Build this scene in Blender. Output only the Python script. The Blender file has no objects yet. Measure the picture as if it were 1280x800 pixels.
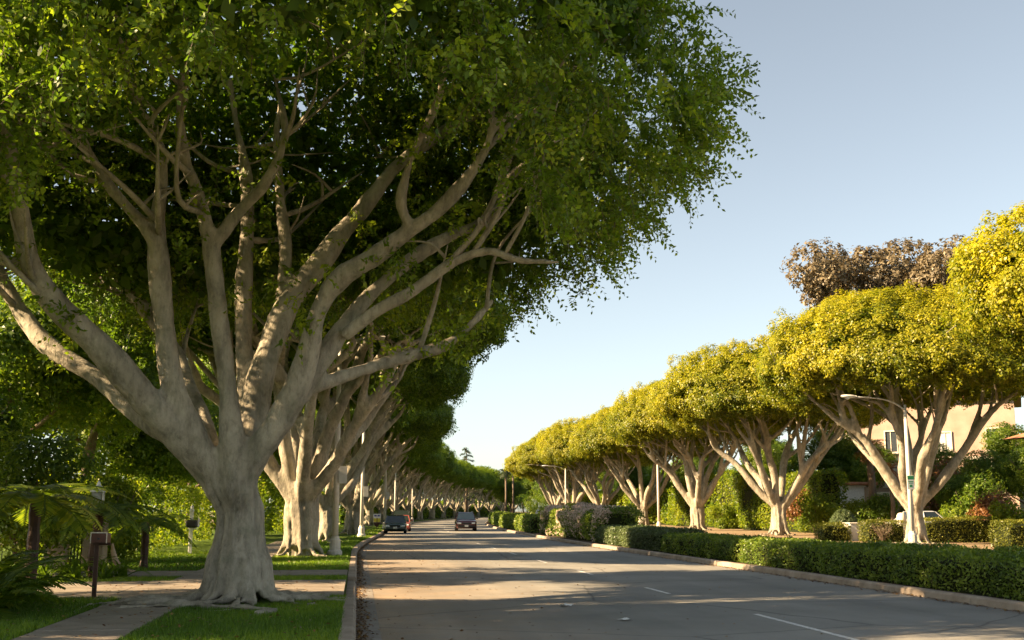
import bpy, bmesh, math, random
import numpy as np
from mathutils import Vector, Matrix

# ------------------------------------------------------------------ camera, sky, sun, exposure
sc = bpy.context.scene
FPX, HOR, VPX = 1400.0, 639.0, 447.0            # focal length, horizon and road vanishing point in photo pixels
TH = math.atan((HOR - 400) / FPX)
PS = math.atan((640 - VPX) * math.cos(TH) / FPX)
CAM = np.array([0.0, 0.0, 1.7])
cd = bpy.data.cameras.new('camera')
cam = bpy.data.objects.new('camera', cd)
sc.collection.objects.link(cam)
cd.sensor_width = 36.0
cd.lens = 36.0 * FPX / 1280.0
cd.clip_start = 0.1
cd.clip_end = 6000.0
cam.location = CAM
cam.rotation_euler = (math.radians(90) + TH, 0, -PS)
sc.camera = cam

SUN_EL, SUN_A = math.radians(27.5), math.radians(-4.0)   # height; angle ahead (+) or behind (-) of the road's left side
SUND = Vector((-math.cos(SUN_EL) * math.cos(SUN_A), math.cos(SUN_EL) * math.sin(SUN_A), math.sin(SUN_EL)))
world = bpy.data.worlds.new('World')
sc.world = world
world.use_nodes = True
wn = world.node_tree.nodes
wl = world.node_tree.links
wn.clear()
wo = wn.new('ShaderNodeOutputWorld')
wb = wn.new('ShaderNodeBackground')
ws = wn.new('ShaderNodeTexSky')
ws.sky_type = 'NISHITA'
ws.sun_disc = False
ws.sun_elevation = SUN_EL
ws.sun_rotation = math.atan2(SUND.x, SUND.y)
ws.air_density = 0.85
ws.dust_density = 0.7
ws.ozone_density = 1.0
wb.inputs['Strength'].default_value = 0.05
wh = wn.new('ShaderNodeHueSaturation')
wh.inputs['Saturation'].default_value = 0.58
wl.new(ws.outputs[0], wh.inputs['Color'])
wm = wn.new('ShaderNodeMix')
wm.data_type = 'RGBA'
wm.blend_type = 'MULTIPLY'
wm.inputs[0].default_value = 1.0
wm.inputs[7].default_value = (0.985, 0.985, 0.91, 1)
wl.new(wh.outputs[0], wm.inputs[6])
wl.new(wm.outputs[2], wb.inputs['Color'])
wl.new(wb.outputs[0], wo.inputs['Surface'])

sd = bpy.data.lights.new('sun', 'SUN')
sd.energy = 5.0
sd.angle = math.radians(0.5)
sd.color = (1.0, 0.73, 0.43)
sun = bpy.data.objects.new('sun', sd)
sc.collection.objects.link(sun)
sun.rotation_euler = SUND.to_track_quat('Z', 'Y').to_euler()
sun.location = (-40, 0, 40)

sc.view_settings.view_transform = 'Standard'
sc.view_settings.look = 'None'
sc.view_settings.gamma = 1.0
sc.view_settings.use_curve_mapping = False
sc.view_settings.exposure = 2.18
sc.render.engine = 'CYCLES'
sc.cycles.use_denoising = True
sc.cycles.use_adaptive_sampling = True
sc.cycles.adaptive_threshold = 0.02
sc.cycles.max_bounces = 5
sc.cycles.transmission_bounces = 3
sc.cycles.diffuse_bounces = 3
sc.cycles.glossy_bounces = 2
sc.cycles.caustics_reflective = False
sc.cycles.caustics_refractive = False

# ------------------------------------------------------------------ photo pixel -> place
Fv = np.array([math.sin(PS) * math.cos(TH), math.cos(PS) * math.cos(TH), math.sin(TH)])
Rv = np.array([math.cos(PS), -math.sin(PS), 0.0])
Uv = np.cross(Rv, Fv)


def ray(px, py):
    return Fv + Rv * (px - 640) / FPX + Uv * (400 - py) / FPX


def G(px, py, z=0.0):                       # where the ray meets the ground
    r = ray(px, py)
    return CAM + r * (z - CAM[2]) / r[2]


def W(px, py, Y):                           # where the ray meets the upright plane at distance Y
    r = ray(px, py)
    return CAM + r * Y / r[1]


# ------------------------------------------------------------------ helpers
RNG = np.random.default_rng(7)
random.seed(7)
COL = sc.collection


def tag(o, label=None, cat=None, group=None, kind=None):
    if label: o['label'] = label
    if cat: o['category'] = cat
    if group: o['group'] = group
    if kind: o['kind'] = kind
    return o


def empty(name, loc, rz=0.0, label=None, cat=None, group=None):
    o = bpy.data.objects.new(name, None)
    o.empty_display_size = 0.2
    o.location = loc
    o.rotation_euler = (0, 0, rz)
    COL.objects.link(o)
    return tag(o, label, cat, group)


def link(name, me, mat=None, parent=None, loc=(0, 0, 0), rot=(0, 0, 0), scale=(1, 1, 1)):
    o = bpy.data.objects.new(name, me)
    COL.objects.link(o)
    o.location = loc
    o.rotation_euler = rot
    o.scale = scale
    if mat is not None and len(me.materials) == 0:
        for m in (mat if isinstance(mat, (list, tuple)) else [mat]):
            me.materials.append(m)
    if parent is not None: o.parent = parent
    return o


def copy_tree(o, parent=None):
    c = o.copy()
    COL.objects.link(c)
    c.parent = parent
    for ch in list(o.children):
        copy_tree(ch, c)
    return c


def mesh_np(name, V, faces, mi=None, tint=None, smooth=False):
    """V: (n,3); faces: list of (m,k) index arrays; mi: material index per face array; tint: float per vertex"""
    me = bpy.data.meshes.new(name)
    V = np.asarray(V, dtype=np.float32)
    faces = [np.asarray(f, dtype=np.int32) for f in faces if len(f)]
    me.vertices.add(len(V))
    me.vertices.foreach_set('co', V.ravel())
    nl = sum(f.size for f in faces)
    npoly = sum(len(f) for f in faces)
    me.loops.add(nl)
    me.polygons.add(npoly)
    me.loops.foreach_set('vertex_index', np.concatenate([f.ravel() for f in faces]))
    tot = np.concatenate([np.full(len(f), f.shape[1], np.int32) for f in faces])
    st = np.concatenate([[0], np.cumsum(tot)[:-1]]).astype(np.int32)
    me.polygons.foreach_set('loop_start', st)
    me.polygons.foreach_set('loop_total', tot)
    if mi is not None:
        me.polygons.foreach_set('material_index', np.concatenate([np.full(len(f), i, np.int32) for f, i in zip(faces, mi)]))
    if smooth:
        sm = smooth if isinstance(smooth, (list, tuple)) else [True] * len(faces)
        me.polygons.foreach_set('use_smooth', np.concatenate([np.full(len(f), s, bool) for f, s in zip(faces, sm)]))
    if tint is not None:
        a = me.attributes.new('tint', 'FLOAT', 'POINT')
        a.data.foreach_set('value', np.asarray(tint, dtype=np.float32))
    me.update(calc_edges=True)
    return me


class MB:
    """collects simple shapes into one mesh"""
    def __init__(s):
        s.v, s.f, s.m = [], [], []

    def add(s, vs, fs, mi=0):
        b = len(s.v)
        s.v += [tuple(map(float, p)) for p in vs]
        s.f += [tuple(int(i) + b for i in q) for q in fs]
        s.m += [mi] * len(fs)
        return s

    def box(s, c, d, rz=0.0, mi=0, bev=0.0, rx=0.0):
        bm = bmesh.new()
        bmesh.ops.create_cube(bm, size=1.0)
        bmesh.ops.scale(bm, vec=d, verts=bm.verts)
        if bev > 0:
            bmesh.ops.bevel(bm, geom=bm.edges[:], offset=bev, segments=1, affect='EDGES')
        M = Matrix.Translation(c) @ Matrix.Rotation(rz, 4, 'Z') @ Matrix.Rotation(rx, 4, 'X')
        bm.transform(M)
        bm.verts.index_update()
        s.add([v.co for v in bm.verts], [[v.index for v in f.verts] for f in bm.faces], mi)
        bm.free()
        return s

    def tube(s, path, rad, n=8, mi=0):
        V, Fq, Ft = tube(np.asarray(path, float), np.broadcast_to(np.asarray(rad, float), (len(path),)), n)
        s.add(V, list(Fq) + list(Ft), mi)
        return s

    def lathe(s, prof, n=14, c=(0, 0, 0), mi=0):
        vs, fs = [], []
        for (r, z) in prof:
            for k in range(n):
                a = 2 * math.pi * k / n
                vs.append((c[0] + r * math.cos(a), c[1] + r * math.sin(a), c[2] + z))
        for i in range(len(prof) - 1):
            for k in range(n):
                k2 = (k + 1) % n
                fs.append((i * n + k, i * n + k2, (i + 1) * n + k2, (i + 1) * n + k))
        fs.append(tuple(range(n - 1, -1, -1)))
        fs.append(tuple((len(prof) - 1) * n + k for k in range(n)))
        return s.add(vs, fs, mi)

    def mesh(s, name, smooth=False):
        me = bpy.data.meshes.new(name)
        me.from_pydata(s.v, [], s.f)
        me.polygons.foreach_set('material_index', s.m)
        if smooth:
            me.polygons.foreach_set('use_smooth', [True] * len(s.f))
        me.update()
        return me

    def build(s, name, mat, parent=None, loc=(0, 0, 0), rot=(0, 0, 0), smooth=False):
        return link(name, s.mesh(name, smooth), mat, parent, loc, rot)


def tube(P, R, n=8):
    """closed tube with parallel transported rings -> V, quads, tris"""
    P = np.asarray(P, float)
    T = np.gradient(P, axis=0)
    T /= np.linalg.norm(T, axis=1)[:, None] + 1e-9
    u = np.cross(T[0], [0, 0, 1.0])
    if np.linalg.norm(u) < 0.05: u = np.cross(T[0], [1.0, 0, 0])
    u /= np.linalg.norm(u)
    ang = np.arange(n) * 2 * math.pi / n
    V = []
    for i in range(len(P)):
        u = u - T[i] * (u @ T[i])
        u /= np.linalg.norm(u) + 1e-9
        w = np.cross(T[i], u)
        V.append(P[i] + R[i] * (np.cos(ang)[:, None] * u + np.sin(ang)[:, None] * w))
    V = np.concatenate(V + [P[:1], P[-1:]])
    i = np.arange(len(P) - 1)[:, None] * n
    k = np.arange(n)[None, :]
    k2 = (k + 1) % n
    Q = np.stack([i + k, i + k2, i + n + k2, i + n + k], -1).reshape(-1, 4)
    b, e = len(P) * n, len(P) * n + 1
    k = np.arange(n)
    k2 = (k + 1) % n
    l = (len(P) - 1) * n
    Tt = np.concatenate([np.stack([np.full(n, b), k2, k], -1), np.stack([np.full(n, e), l + k, l + k2], -1)])
    return V, Q, Tt


def spline(P, per=4):
    """Catmull-Rom through the rows of P (any number of columns)"""
    P = np.asarray(P, float)
    A = np.concatenate([[2 * P[0] - P[1]], P, [2 * P[-1] - P[-2]]])
    out = []
    for i in range(1, len(A) - 2):
        for t in np.arange(per) / per:
            p0, p1, p2, p3 = A[i - 1:i + 3]
            out.append(0.5 * (2 * p1 + (p2 - p0) * t + (2 * p0 - 5 * p1 + 4 * p2 - p3) * t * t + (3 * p1 - p0 - 3 * p2 + p3) * t ** 3))
    out.append(A[-2])
    return np.array(out)


def waves(seed, k=9, fr=1.0):
    """cheap smooth 3d noise, about -1..1"""
    r = np.random.default_rng(seed)
    D = r.normal(size=(k, 3))
    D /= np.linalg.norm(D, axis=1)[:, None]
    D *= (fr * r.uniform(0.6, 1.8, k))[:, None]
    ph = r.uniform(0, 6.28, k)
    return lambda X: np.sin(np.asarray(X) @ D.T + ph).sum(-1) / (k ** 0.5 * 1.1)


def unit(X):
    return X / (np.linalg.norm(X, axis=-1, keepdims=True) + 1e-9)


def leaf_quads(P, D, N, L, Wd, fold=0.18):
    """one pointed leaf (4 corners) per row"""
    n = len(P)
    D = unit(D)
    N = unit(N - D * (N * D).sum(-1, keepdims=True))
    S = np.cross(D, N)
    L = np.broadcast_to(L, (n,))[:, None]
    Wd = np.broadcast_to(Wd, (n,))[:, None]
    V = np.empty((n, 4, 3))
    V[:, 0] = P
    V[:, 1] = P + D * L * 0.45 + S * Wd * 0.5 + N * Wd * fold
    V[:, 2] = P + D * L - N * Wd * fold * 0.6
    V[:, 3] = P + D * L * 0.45 - S * Wd * 0.5 + N * Wd * fold
    Fq = np.arange(n * 4, dtype=np.int32).reshape(n, 4)
    return V.reshape(-1, 3), Fq


def cluster_leaves(Cn, On, rad, per, L, Wd, rng, up=0.5, flat=0.75, tint0=None):
    """clumps of leaves round centres Cn facing outward On -> V, F, tint"""
    n = len(Cn)
    C2 = np.repeat(Cn, per, 0)
    O2 = np.repeat(On, per, 0)
    r = rng.normal(size=(n * per, 3))
    r = unit(r)
    rr = np.repeat(np.broadcast_to(rad, (n,)), per)[:, None] * rng.uniform(0.25, 1, (n * per, 1)) ** 0.6
    off = r * rr
    ou = (off * O2).sum(-1, keepdims=True)
    off = off - O2 * ou * (1 - flat)
    P = C2 + off
    N = unit(r * 0.75 + O2 * 0.8 + np.array([0, 0, up]) + rng.normal(size=r.shape) * 0.38)
    D = unit(np.cross(N, rng.normal(size=r.shape)) + r * 0.4 + np.array([0, 0, -0.35]))
    sc_ = rng.uniform(0.7, 1.25, n * per)
    V, Fq = leaf_quads(P, D, N, L * sc_, Wd * sc_)
    t = np.repeat(rng.uniform(0, 1, n) if tint0 is None else tint0, per) * 0.55 + rng.uniform(0, 1, n * per) * 0.45
    return V, Fq, np.repeat(t, 4)


def joinVF(parts):
    """list of (V, [faces...]) -> V, [faces...] (same number of face lists in each)"""
    Vs, Fs, b = [], None, 0
    for V, fl in parts:
        if Fs is None: Fs = [[] for _ in fl]
        for k, f in enumerate(fl):
            if len(f): Fs[k].append(np.asarray(f) + b)
        Vs.append(V)
        b += len(V)
    return np.concatenate(Vs), [np.concatenate(f) if f else np.zeros((0, 3), int) for f in Fs]


# ------------------------------------------------------------------ materials
MATS = {}


def mat(name, build):
    m = bpy.data.materials.new(name)
    m.use_nodes = True
    nt = m.node_tree
    nt.nodes.clear()
    out = nt.nodes.new('ShaderNodeOutputMaterial')
    sh = build(nt)
    nt.links.new(sh, out.inputs['Surface'])
    MATS[name] = m
    return m


def nd(nt, t, **kw):
    n = nt.nodes.new('ShaderNode' + t)
    for k, v in kw.items():
        if k.startswith('i_'):
            n.inputs[k[2:].replace('_', ' ')].default_value = v
        else:
            setattr(n, k, v)
    return n


def ramp(nt, fac, stops):
    n = nt.nodes.new('ShaderNodeValToRGB')
    e = n.color_ramp.elements
    while len(e) < len(stops): e.new(0.5)
    for el, (p, c) in zip(e, stops):
        el.position = p
        el.color = (*c, 1) if len(c) == 3 else c
    nt.links.new(fac, n.inputs[0])
    return n.outputs[0]


def noise(nt, scale, detail=4.0, rough=0.6, vec=None, obj=True, stretch=None):
    tc = nt.nodes.new('ShaderNodeTexCoord')
    v = tc.outputs['Object']
    if stretch:
        mp = nt.nodes.new('ShaderNodeMapping')
        mp.inputs['Scale'].default_value = stretch
        nt.links.new(v, mp.inputs[0])
        v = mp.outputs[0]
    n = nt.nodes.new('ShaderNodeTexNoise')
    n.inputs['Scale'].default_value = scale
    n.inputs['Detail'].default_value = detail
    n.inputs['Roughness'].default_value = rough
    nt.links.new(v, n.inputs['Vector'])
    return n.outputs['Fac']


def mixc(nt, f, a, b, mode='MIX'):
    n = nt.nodes.new('ShaderNodeMix')
    n.data_type = 'RGBA'
    n.blend_type = mode
    if isinstance(f, float): n.inputs[0].default_value = f
    else: nt.links.new(f, n.inputs[0])
    for s, x in ((6, a), (7, b)):
        if isinstance(x, tuple): n.inputs[s].default_value = (*x, 1)
        else: nt.links.new(x, n.inputs[s])
    return n.outputs[2]


def principled(nt, col, rough=0.7, spec=0.3, metal=0.0, bump=None, bstr=0.3, bdist=0.02, coat=0.0):
    p = nt.nodes.new('ShaderNodeBsdfPrincipled')
    if isinstance(col, tuple): p.inputs['Base Color'].default_value = (*col, 1)
    else: nt.links.new(col, p.inputs['Base Color'])
    if isinstance(rough, float): p.inputs['Roughness'].default_value = rough
    else: nt.links.new(rough, p.inputs['Roughness'])
    p.inputs['Specular IOR Level'].default_value = spec
    p.inputs['Metallic'].default_value = metal
    p.inputs['Coat Weight'].default_value = coat
    if bump is not None:
        b = nt.nodes.new('ShaderNodeBump')
        b.inputs['Strength'].default_value = bstr
        b.inputs['Distance'].default_value = bdist
        nt.links.new(bump, b.inputs['Height'])
        nt.links.new(b.outputs[0], p.inputs['Normal'])
    return p.outputs[0]


def leafmat(name, dark, mid, light, trans=0.4, tcol=None, rough=0.42, spec=0.32):
    def b(nt):
        a = nt.nodes.new('ShaderNodeAttribute')
        a.attribute_name = 'tint'
        c = ramp(nt, a.outputs['Fac'], [(0.1, dark), (0.5, mid), (0.95, light)])
        p = principled(nt, c, rough, spec)
        t = nt.nodes.new('ShaderNodeBsdfTranslucent')
        tc = mixc(nt, 1.0, c, tcol or (1.7, 1.75, 0.7), 'MULTIPLY')
        nt.links.new(tc, t.inputs['Color'])
        m = nt.nodes.new('ShaderNodeMixShader')
        m.inputs[0].default_value = trans
        nt.links.new(p, m.inputs[1])
        nt.links.new(t.outputs[0], m.inputs[2])
        return m.outputs[0]
    return mat(name, b)


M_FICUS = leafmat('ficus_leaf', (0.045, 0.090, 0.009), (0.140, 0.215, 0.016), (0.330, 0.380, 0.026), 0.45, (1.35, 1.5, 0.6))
M_FICUS_SUN = leafmat('ficus_leaf_sunlit', (0.080, 0.120, 0.010), (0.240, 0.235, 0.013), (0.42, 0.36, 0.016), 0.38, (1.5, 1.6, 0.6))  # sunlit copy of the ficus leaf, warm sunshine put into its colour
M_GARDEN = leafmat('garden_leaf', (0.045, 0.085, 0.012), (0.10, 0.160, 0.018), (0.22, 0.26, 0.022), 0.50)
M_BRIGHT = leafmat('bright_shrub_leaf', (0.065, 0.115, 0.011), (0.15, 0.20, 0.015), (0.27, 0.29, 0.018), 0.5)  # sunlit brightness of shrubs and hedges put into the leaf colour
M_HEDGE = leafmat('hedge_leaf', (0.060, 0.105, 0.015), (0.125, 0.185, 0.024), (0.23, 0.28, 0.038), 0.32)
M_HEDGE2 = leafmat('grey_hedge_leaf', (0.05, 0.075, 0.03), (0.085, 0.12, 0.05), (0.15, 0.19, 0.09), 0.25)
M_HEDGEY = leafmat('yellow_hedge_leaf', (0.08, 0.095, 0.015), (0.14, 0.15, 0.02), (0.22, 0.21, 0.03), 0.3)
M_FERN = leafmat('fern_leaf', (0.055, 0.10, 0.013), (0.11, 0.17, 0.016), (0.20, 0.235, 0.02), 0.5)
M_BROWN = leafmat('brown_leaf', (0.115, 0.092, 0.055), (0.175, 0.142, 0.085), (0.25, 0.205, 0.125), 0.25, (1.2, 1.1, 0.9))
M_RUST = leafmat('rust_leaf', (0.12, 0.05, 0.02), (0.20, 0.09, 0.03), (0.30, 0.16, 0.06), 0.3, (1.2, 1.1, 0.9))
M_DARKLEAF = leafmat('dark_needle', (0.02, 0.03, 0.012), (0.035, 0.05, 0.02), (0.06, 0.075, 0.03), 0.2)
M_FLOWER = leafmat('pink_flower', (0.68, 0.47, 0.38), (0.80, 0.62, 0.52), (0.88, 0.76, 0.66), 0.3, (1, 1, 1))
M_GRASS = leafmat('grass_blade', (0.06, 0.12, 0.010), (0.11, 0.19, 0.014), (0.20, 0.27, 0.024), 0.4)
M_LITTER = leafmat('fallen_leaf', (0.10, 0.045, 0.015), (0.18, 0.09, 0.03), (0.30, 0.19, 0.06), 0.2, (1.1, 1.0, 0.8))
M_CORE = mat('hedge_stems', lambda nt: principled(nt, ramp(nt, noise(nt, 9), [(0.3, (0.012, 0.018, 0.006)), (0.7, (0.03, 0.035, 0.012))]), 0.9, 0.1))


def bark(nt, a=(0.19, 0.168, 0.13), b=(0.36, 0.32, 0.252), c=(0.47, 0.42, 0.335)):
    n1 = noise(nt, 1.6, 5, 0.65, stretch=(1, 1, 0.45))
    n2 = noise(nt, 9, 6, 0.7, stretch=(1.2, 1.2, 0.7))
    n3 = noise(nt, 5.0, 6, 0.7, stretch=(1, 1, 0.3))
    col = ramp(nt, n1, [(0.28, a), (0.5, b), (0.72, c)])
    col = mixc(nt, 0.5, col, ramp(nt, n3, [(0.36, (0.28, 0.28, 0.26)), (0.52, (1.0, 1.0, 1.0)), (0.7, (1.15, 1.12, 1.08))]), 'MULTIPLY')
    col = mixc(nt, 0.6, col, ramp(nt, n2, [(0.30, (0.45, 0.44, 0.40)), (0.45, (0.95, 0.95, 0.93)), (0.68, (1.12, 1.12, 1.1))]), 'MULTIPLY')
    n4 = noise(nt, 2.6, 5, 0.7)
    col = mixc(nt, ramp(nt, n4, [(0.5, (0, 0, 0)), (0.68, (0.55, 0.55, 0.55))]), col, (0.16, 0.165, 0.11))
    m = nt.nodes.new('ShaderNodeMath')
    m.operation = 'ADD'
    nt.links.new(n3, m.inputs[0])
    nt.links.new(n2, m.inputs[1])
    return principled(nt, col, 0.82, 0.2, bump=m.outputs[0], bstr=0.8, bdist=0.045)


M_BARK = mat('ficus_bark', bark)
M_BARK2 = mat('dark_bark', lambda nt: bark(nt, (0.09, 0.06, 0.04), (0.15, 0.11, 0.08), (0.22, 0.17, 0.12)))


def asphalt(nt):
    n1 = noise(nt, 0.35, 5, 0.6)
    n2 = noise(nt, 60, 3, 0.7)
    n3 = noise(nt, 0.5, 4, 0.55, stretch=(1.6, 0.10, 1))
    c = ramp(nt, n1, [(0.3, (0.195, 0.191, 0.174)), (0.7, (0.29, 0.282, 0.258))])
    c = mixc(nt, 0.6, c, ramp(nt, n3, [(0.3, (0.66, 0.65, 0.64)), (0.65, (1.14, 1.11, 1.07))]), 'MULTIPLY')
    c = mixc(nt, 0.5, c, ramp(nt, n2, [(0.3, (0.55, 0.55, 0.55)), (0.7, (1.3, 1.3, 1.3))]), 'MULTIPLY')
    v = nd(nt, 'TexVoronoi', feature='DISTANCE_TO_EDGE')
    v.inputs['Scale'].default_value = 0.17
    tc = nd(nt, 'TexCoord')
    wv = nd(nt, 'TexNoise')
    wv.inputs['Scale'].default_value = 0.8
    nt.links.new(tc.outputs['Object'], wv.inputs['Vector'])
    ad = mixc(nt, 0.25, tc.outputs['Object'], wv.outputs['Color'], 'ADD')
    nt.links.new(ad, v.inputs['Vector'])
    c = mixc(nt, ramp(nt, v.outputs['Distance'], [(0.0, (0.6, 0.6, 0.6)), (0.006, (0, 0, 0))]), c, (0.045, 0.042, 0.04))
    # warm tint for low sun under the left trees, painted into the lane
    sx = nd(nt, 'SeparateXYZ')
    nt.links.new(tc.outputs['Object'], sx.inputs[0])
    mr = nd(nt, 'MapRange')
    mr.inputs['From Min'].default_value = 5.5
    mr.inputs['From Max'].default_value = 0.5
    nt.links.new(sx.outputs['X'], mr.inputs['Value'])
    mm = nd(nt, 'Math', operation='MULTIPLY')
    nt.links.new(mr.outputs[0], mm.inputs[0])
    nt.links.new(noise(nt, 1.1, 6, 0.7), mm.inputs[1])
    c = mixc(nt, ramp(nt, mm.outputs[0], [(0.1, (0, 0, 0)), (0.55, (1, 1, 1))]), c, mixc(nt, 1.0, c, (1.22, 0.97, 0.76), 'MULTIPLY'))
    return principled(nt, c, 0.85, 0.25, bump=n2, bstr=0.5, bdist=0.008)


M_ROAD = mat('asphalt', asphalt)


def concrete(nt, lo=(0.17, 0.14, 0.11), hi=(0.31, 0.265, 0.215), sc_=1.4):
    n1 = noise(nt, sc_, 6, 0.65)
    n2 = noise(nt, 45, 3, 0.7)
    c = ramp(nt, n1, [(0.3, lo), (0.7, hi)])
    c = mixc(nt, 0.4, c, ramp(nt, n2, [(0.3, (0.7, 0.7, 0.7)), (0.7, (1.15, 1.15, 1.15))]), 'MULTIPLY')
    return principled(nt, c, 0.85, 0.25, bump=n2, bstr=0.3, bdist=0.006)


M_CONC = mat('concrete', concrete)
M_KERB = mat('kerb_concrete', lambda nt: concrete(nt, (0.22, 0.17, 0.125), (0.38, 0.315, 0.25), 2.0))
M_GUTTER = mat('gutter_concrete', lambda nt: concrete(nt, (0.17, 0.15, 0.13), (0.28, 0.25, 0.22), 1.0))


def soil(nt, lo=(0.20, 0.145, 0.09), hi=(0.36, 0.275, 0.18)):
    n1 = noise(nt, 0.7, 6, 0.65)
    n2 = noise(nt, 18, 5, 0.7)
    c = ramp(nt, n1, [(0.3, lo), (0.7, hi)])
    c = mixc(nt, 0.6, c, ramp(nt, n2, [(0.3, (0.6, 0.58, 0.5)), (0.7, (1.15, 1.12, 1.05))]), 'MULTIPLY')
    return principled(nt, c, 0.95, 0.1, bump=n2, bstr=0.6, bdist=0.03)


M_SOIL = mat('dry_soil', soil)
M_DSOIL = mat('dark_soil', lambda nt: soil(nt, (0.06, 0.045, 0.03), (0.12, 0.09, 0.06)))
M_LAWN = mat('lawn_ground', lambda nt: principled(nt, ramp(nt, noise(nt, 1.2, 6), [(0.3, (0.055, 0.09, 0.012)), (0.7, (0.10, 0.155, 0.02))]), 0.95, 0.1, bump=noise(nt, 30), bstr=0.7, bdist=0.03))
M_GROUND = mat('far_ground', lambda nt: principled(nt, ramp(nt, noise(nt, 0.05, 6), [(0.3, (0.07, 0.075, 0.03)), (0.7, (0.15, 0.125, 0.07))]), 0.95, 0.1))
M_PAINT = mat('road_paint', lambda nt: principled(nt, ramp(nt, noise(nt, 9, 5, 0.7), [(0.34, (0.22, 0.21, 0.20)), (0.5, (0.72, 0.70, 0.66))]), 0.7, 0.3))


def flat(name, col, rough=0.6, spec=0.4, metal=0.0, var=0.12, sc_=6.0, coat=0.0):
    lo = tuple(x * (1 - var) for x in col)
    hi = tuple(min(1, x * (1 + var)) for x in col)
    return mat(name, lambda nt: principled(nt, ramp(nt, noise(nt, sc_, 5), [(0.3, lo), (0.7, hi)]), rough, spec, metal, coat=coat))


M_POLE = flat('lamp_pole_concrete', (0.60, 0.56, 0.49), 0.75, 0.25)
M_STEEL = flat('galvanised_steel', (0.52, 0.51, 0.48), 0.45, 0.5, 0.3)
M_LAMPHEAD = flat('lamp_head_paint', (0.72, 0.70, 0.66), 0.45, 0.5)
M_LENS = flat('lamp_lens', (0.75, 0.74, 0.70), 0.2, 0.5)
M_WHITE = flat('white_paint', (0.74, 0.72, 0.68), 0.55, 0.35)
M_GREENPAINT = flat('sign_green', (0.03, 0.22, 0.09), 0.5)
M_BLUEPAINT = flat('sign_blue', (0.08, 0.09, 0.32), 0.5)
M_YELLOWPAINT = flat('sign_yellow', (0.72, 0.60, 0.06), 0.5)
M_BROWNWOOD = flat('dark_brown_wood', (0.060, 0.030, 0.018), 0.6, 0.3, var=0.35)
M_REDBROWN = flat('mailbox_red_brown', (0.11, 0.040, 0.022), 0.5, 0.4, var=0.3)
M_IRON = flat('black_iron', (0.015, 0.015, 0.016), 0.45, 0.5)
M_STONE = mat('gate_stone', lambda nt: concrete(nt, (0.34, 0.25, 0.17), (0.52, 0.40, 0.28), 3.0))
M_STUCCO = mat('peach_stucco', lambda nt: principled(nt, ramp(nt, noise(nt, 0.8, 6), [(0.25, (0.30, 0.20, 0.15)), (0.5, (0.38, 0.265, 0.205)), (0.75, (0.44, 0.32, 0.255))]), 0.9, 0.15, bump=noise(nt, 40), bstr=0.3, bdist=0.01))
M_CREAM = mat('cream_stucco', lambda nt: principled(nt, ramp(nt, noise(nt, 0.8, 6), [(0.3, (0.60, 0.55, 0.46)), (0.7, (0.72, 0.67, 0.57))]), 0.9, 0.15, bump=noise(nt, 40), bstr=0.3, bdist=0.01))
M_TRIM = flat('cream_trim', (0.68, 0.60, 0.48), 0.7)
M_TILE = flat('terracotta', (0.36, 0.16, 0.085), 0.8, 0.2, var=0.3, sc_=3)
M_GLASS = flat('window_glass', (0.05, 0.06, 0.07), 0.08, 0.6, var=0.2)
M_CURTAIN = flat('pale_curtain', (0.52, 0.52, 0.48), 0.8, 0.2)
M_GARAGE = flat('white_garage', (0.80, 0.78, 0.73), 0.6)
M_RUBBER = flat('tyre_rubber', (0.018, 0.018, 0.018), 0.8, 0.2)
M_RIM = flat('alloy_rim', (0.38, 0.38, 0.38), 0.35, 0.5, 0.7)
M_CGLASS = flat('car_glass', (0.02, 0.03, 0.028), 0.05, 0.7, var=0.05)
M_CGLASS2 = flat('sky_tinted_car_glass', (0.16, 0.20, 0.20), 0.06, 0.7, var=0.05)  # sky reflection in the windscreen put into a paler base colour
M_LAMP = flat('headlamp_glass', (0.70, 0.72, 0.70), 0.12, 0.6)
M_TAIL = flat('tail_lamp_red', (0.35, 0.02, 0.02), 0.2, 0.6)
M_PLATE = flat('licence_plate', (0.66, 0.66, 0.62), 0.5)
M_TRIMBLACK = flat('black_plastic', (0.02, 0.02, 0.02), 0.6, 0.3)
M_PAPER = flat('white_scrap', (0.75, 0.73, 0.70), 0.7)
M_DRY = flat('dry_frond', (0.42, 0.30, 0.19), 0.75, 0.2, var=0.3)
M_CGREEN = flat('dark_green_car_paint', (0.012, 0.035, 0.026), 0.25, 0.5, coat=0.6, var=0.05)
M_CRED = flat('maroon_car_paint', (0.085, 0.018, 0.018), 0.25, 0.5, coat=0.6, var=0.05)
M_CREDB = flat('red_car_paint', (0.26, 0.06, 0.05), 0.25, 0.5, coat=0.6, var=0.05)
M_CBLACK = flat('dark_suv_paint', (0.02, 0.024, 0.022), 0.25, 0.5, coat=0.6, var=0.05)
M_CWHITE = flat('white_car_paint', (0.72, 0.71, 0.68), 0.3, 0.5, coat=0.5, var=0.04)
M_CSILVER = flat('pale_silver_car_paint', (0.55, 0.56, 0.55), 0.3, 0.5, 0.3, coat=0.5, var=0.04)


# ------------------------------------------------------------------ the lie of the road
def off(y):                                 # the carriageway swings right beyond 45 m
    y = np.asarray(y, float)
    t = np.maximum(0, y - 45)
    return np.where(t < 330, t * t / 2000.0, 330 ** 2 / 2000.0 + (t - 330) * 0.33)


def lk(y):                                  # face of the left kerb
    y = np.asarray(y, float)
    t = np.clip((y - 45) / 42.0, 0, 1)
    return off(y) + 1.05 * t * t * (3 - 2 * t)


def rk(y):                                  # face of the median kerb
    return off(y) + 11.3


def rl(y):                                  # kerb line of the far side
    y = np.asarray(y, float)
    return np.maximum(23.2 + 0.015 * np.maximum(y - 45, 0), off(y) + 16.5)


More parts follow.
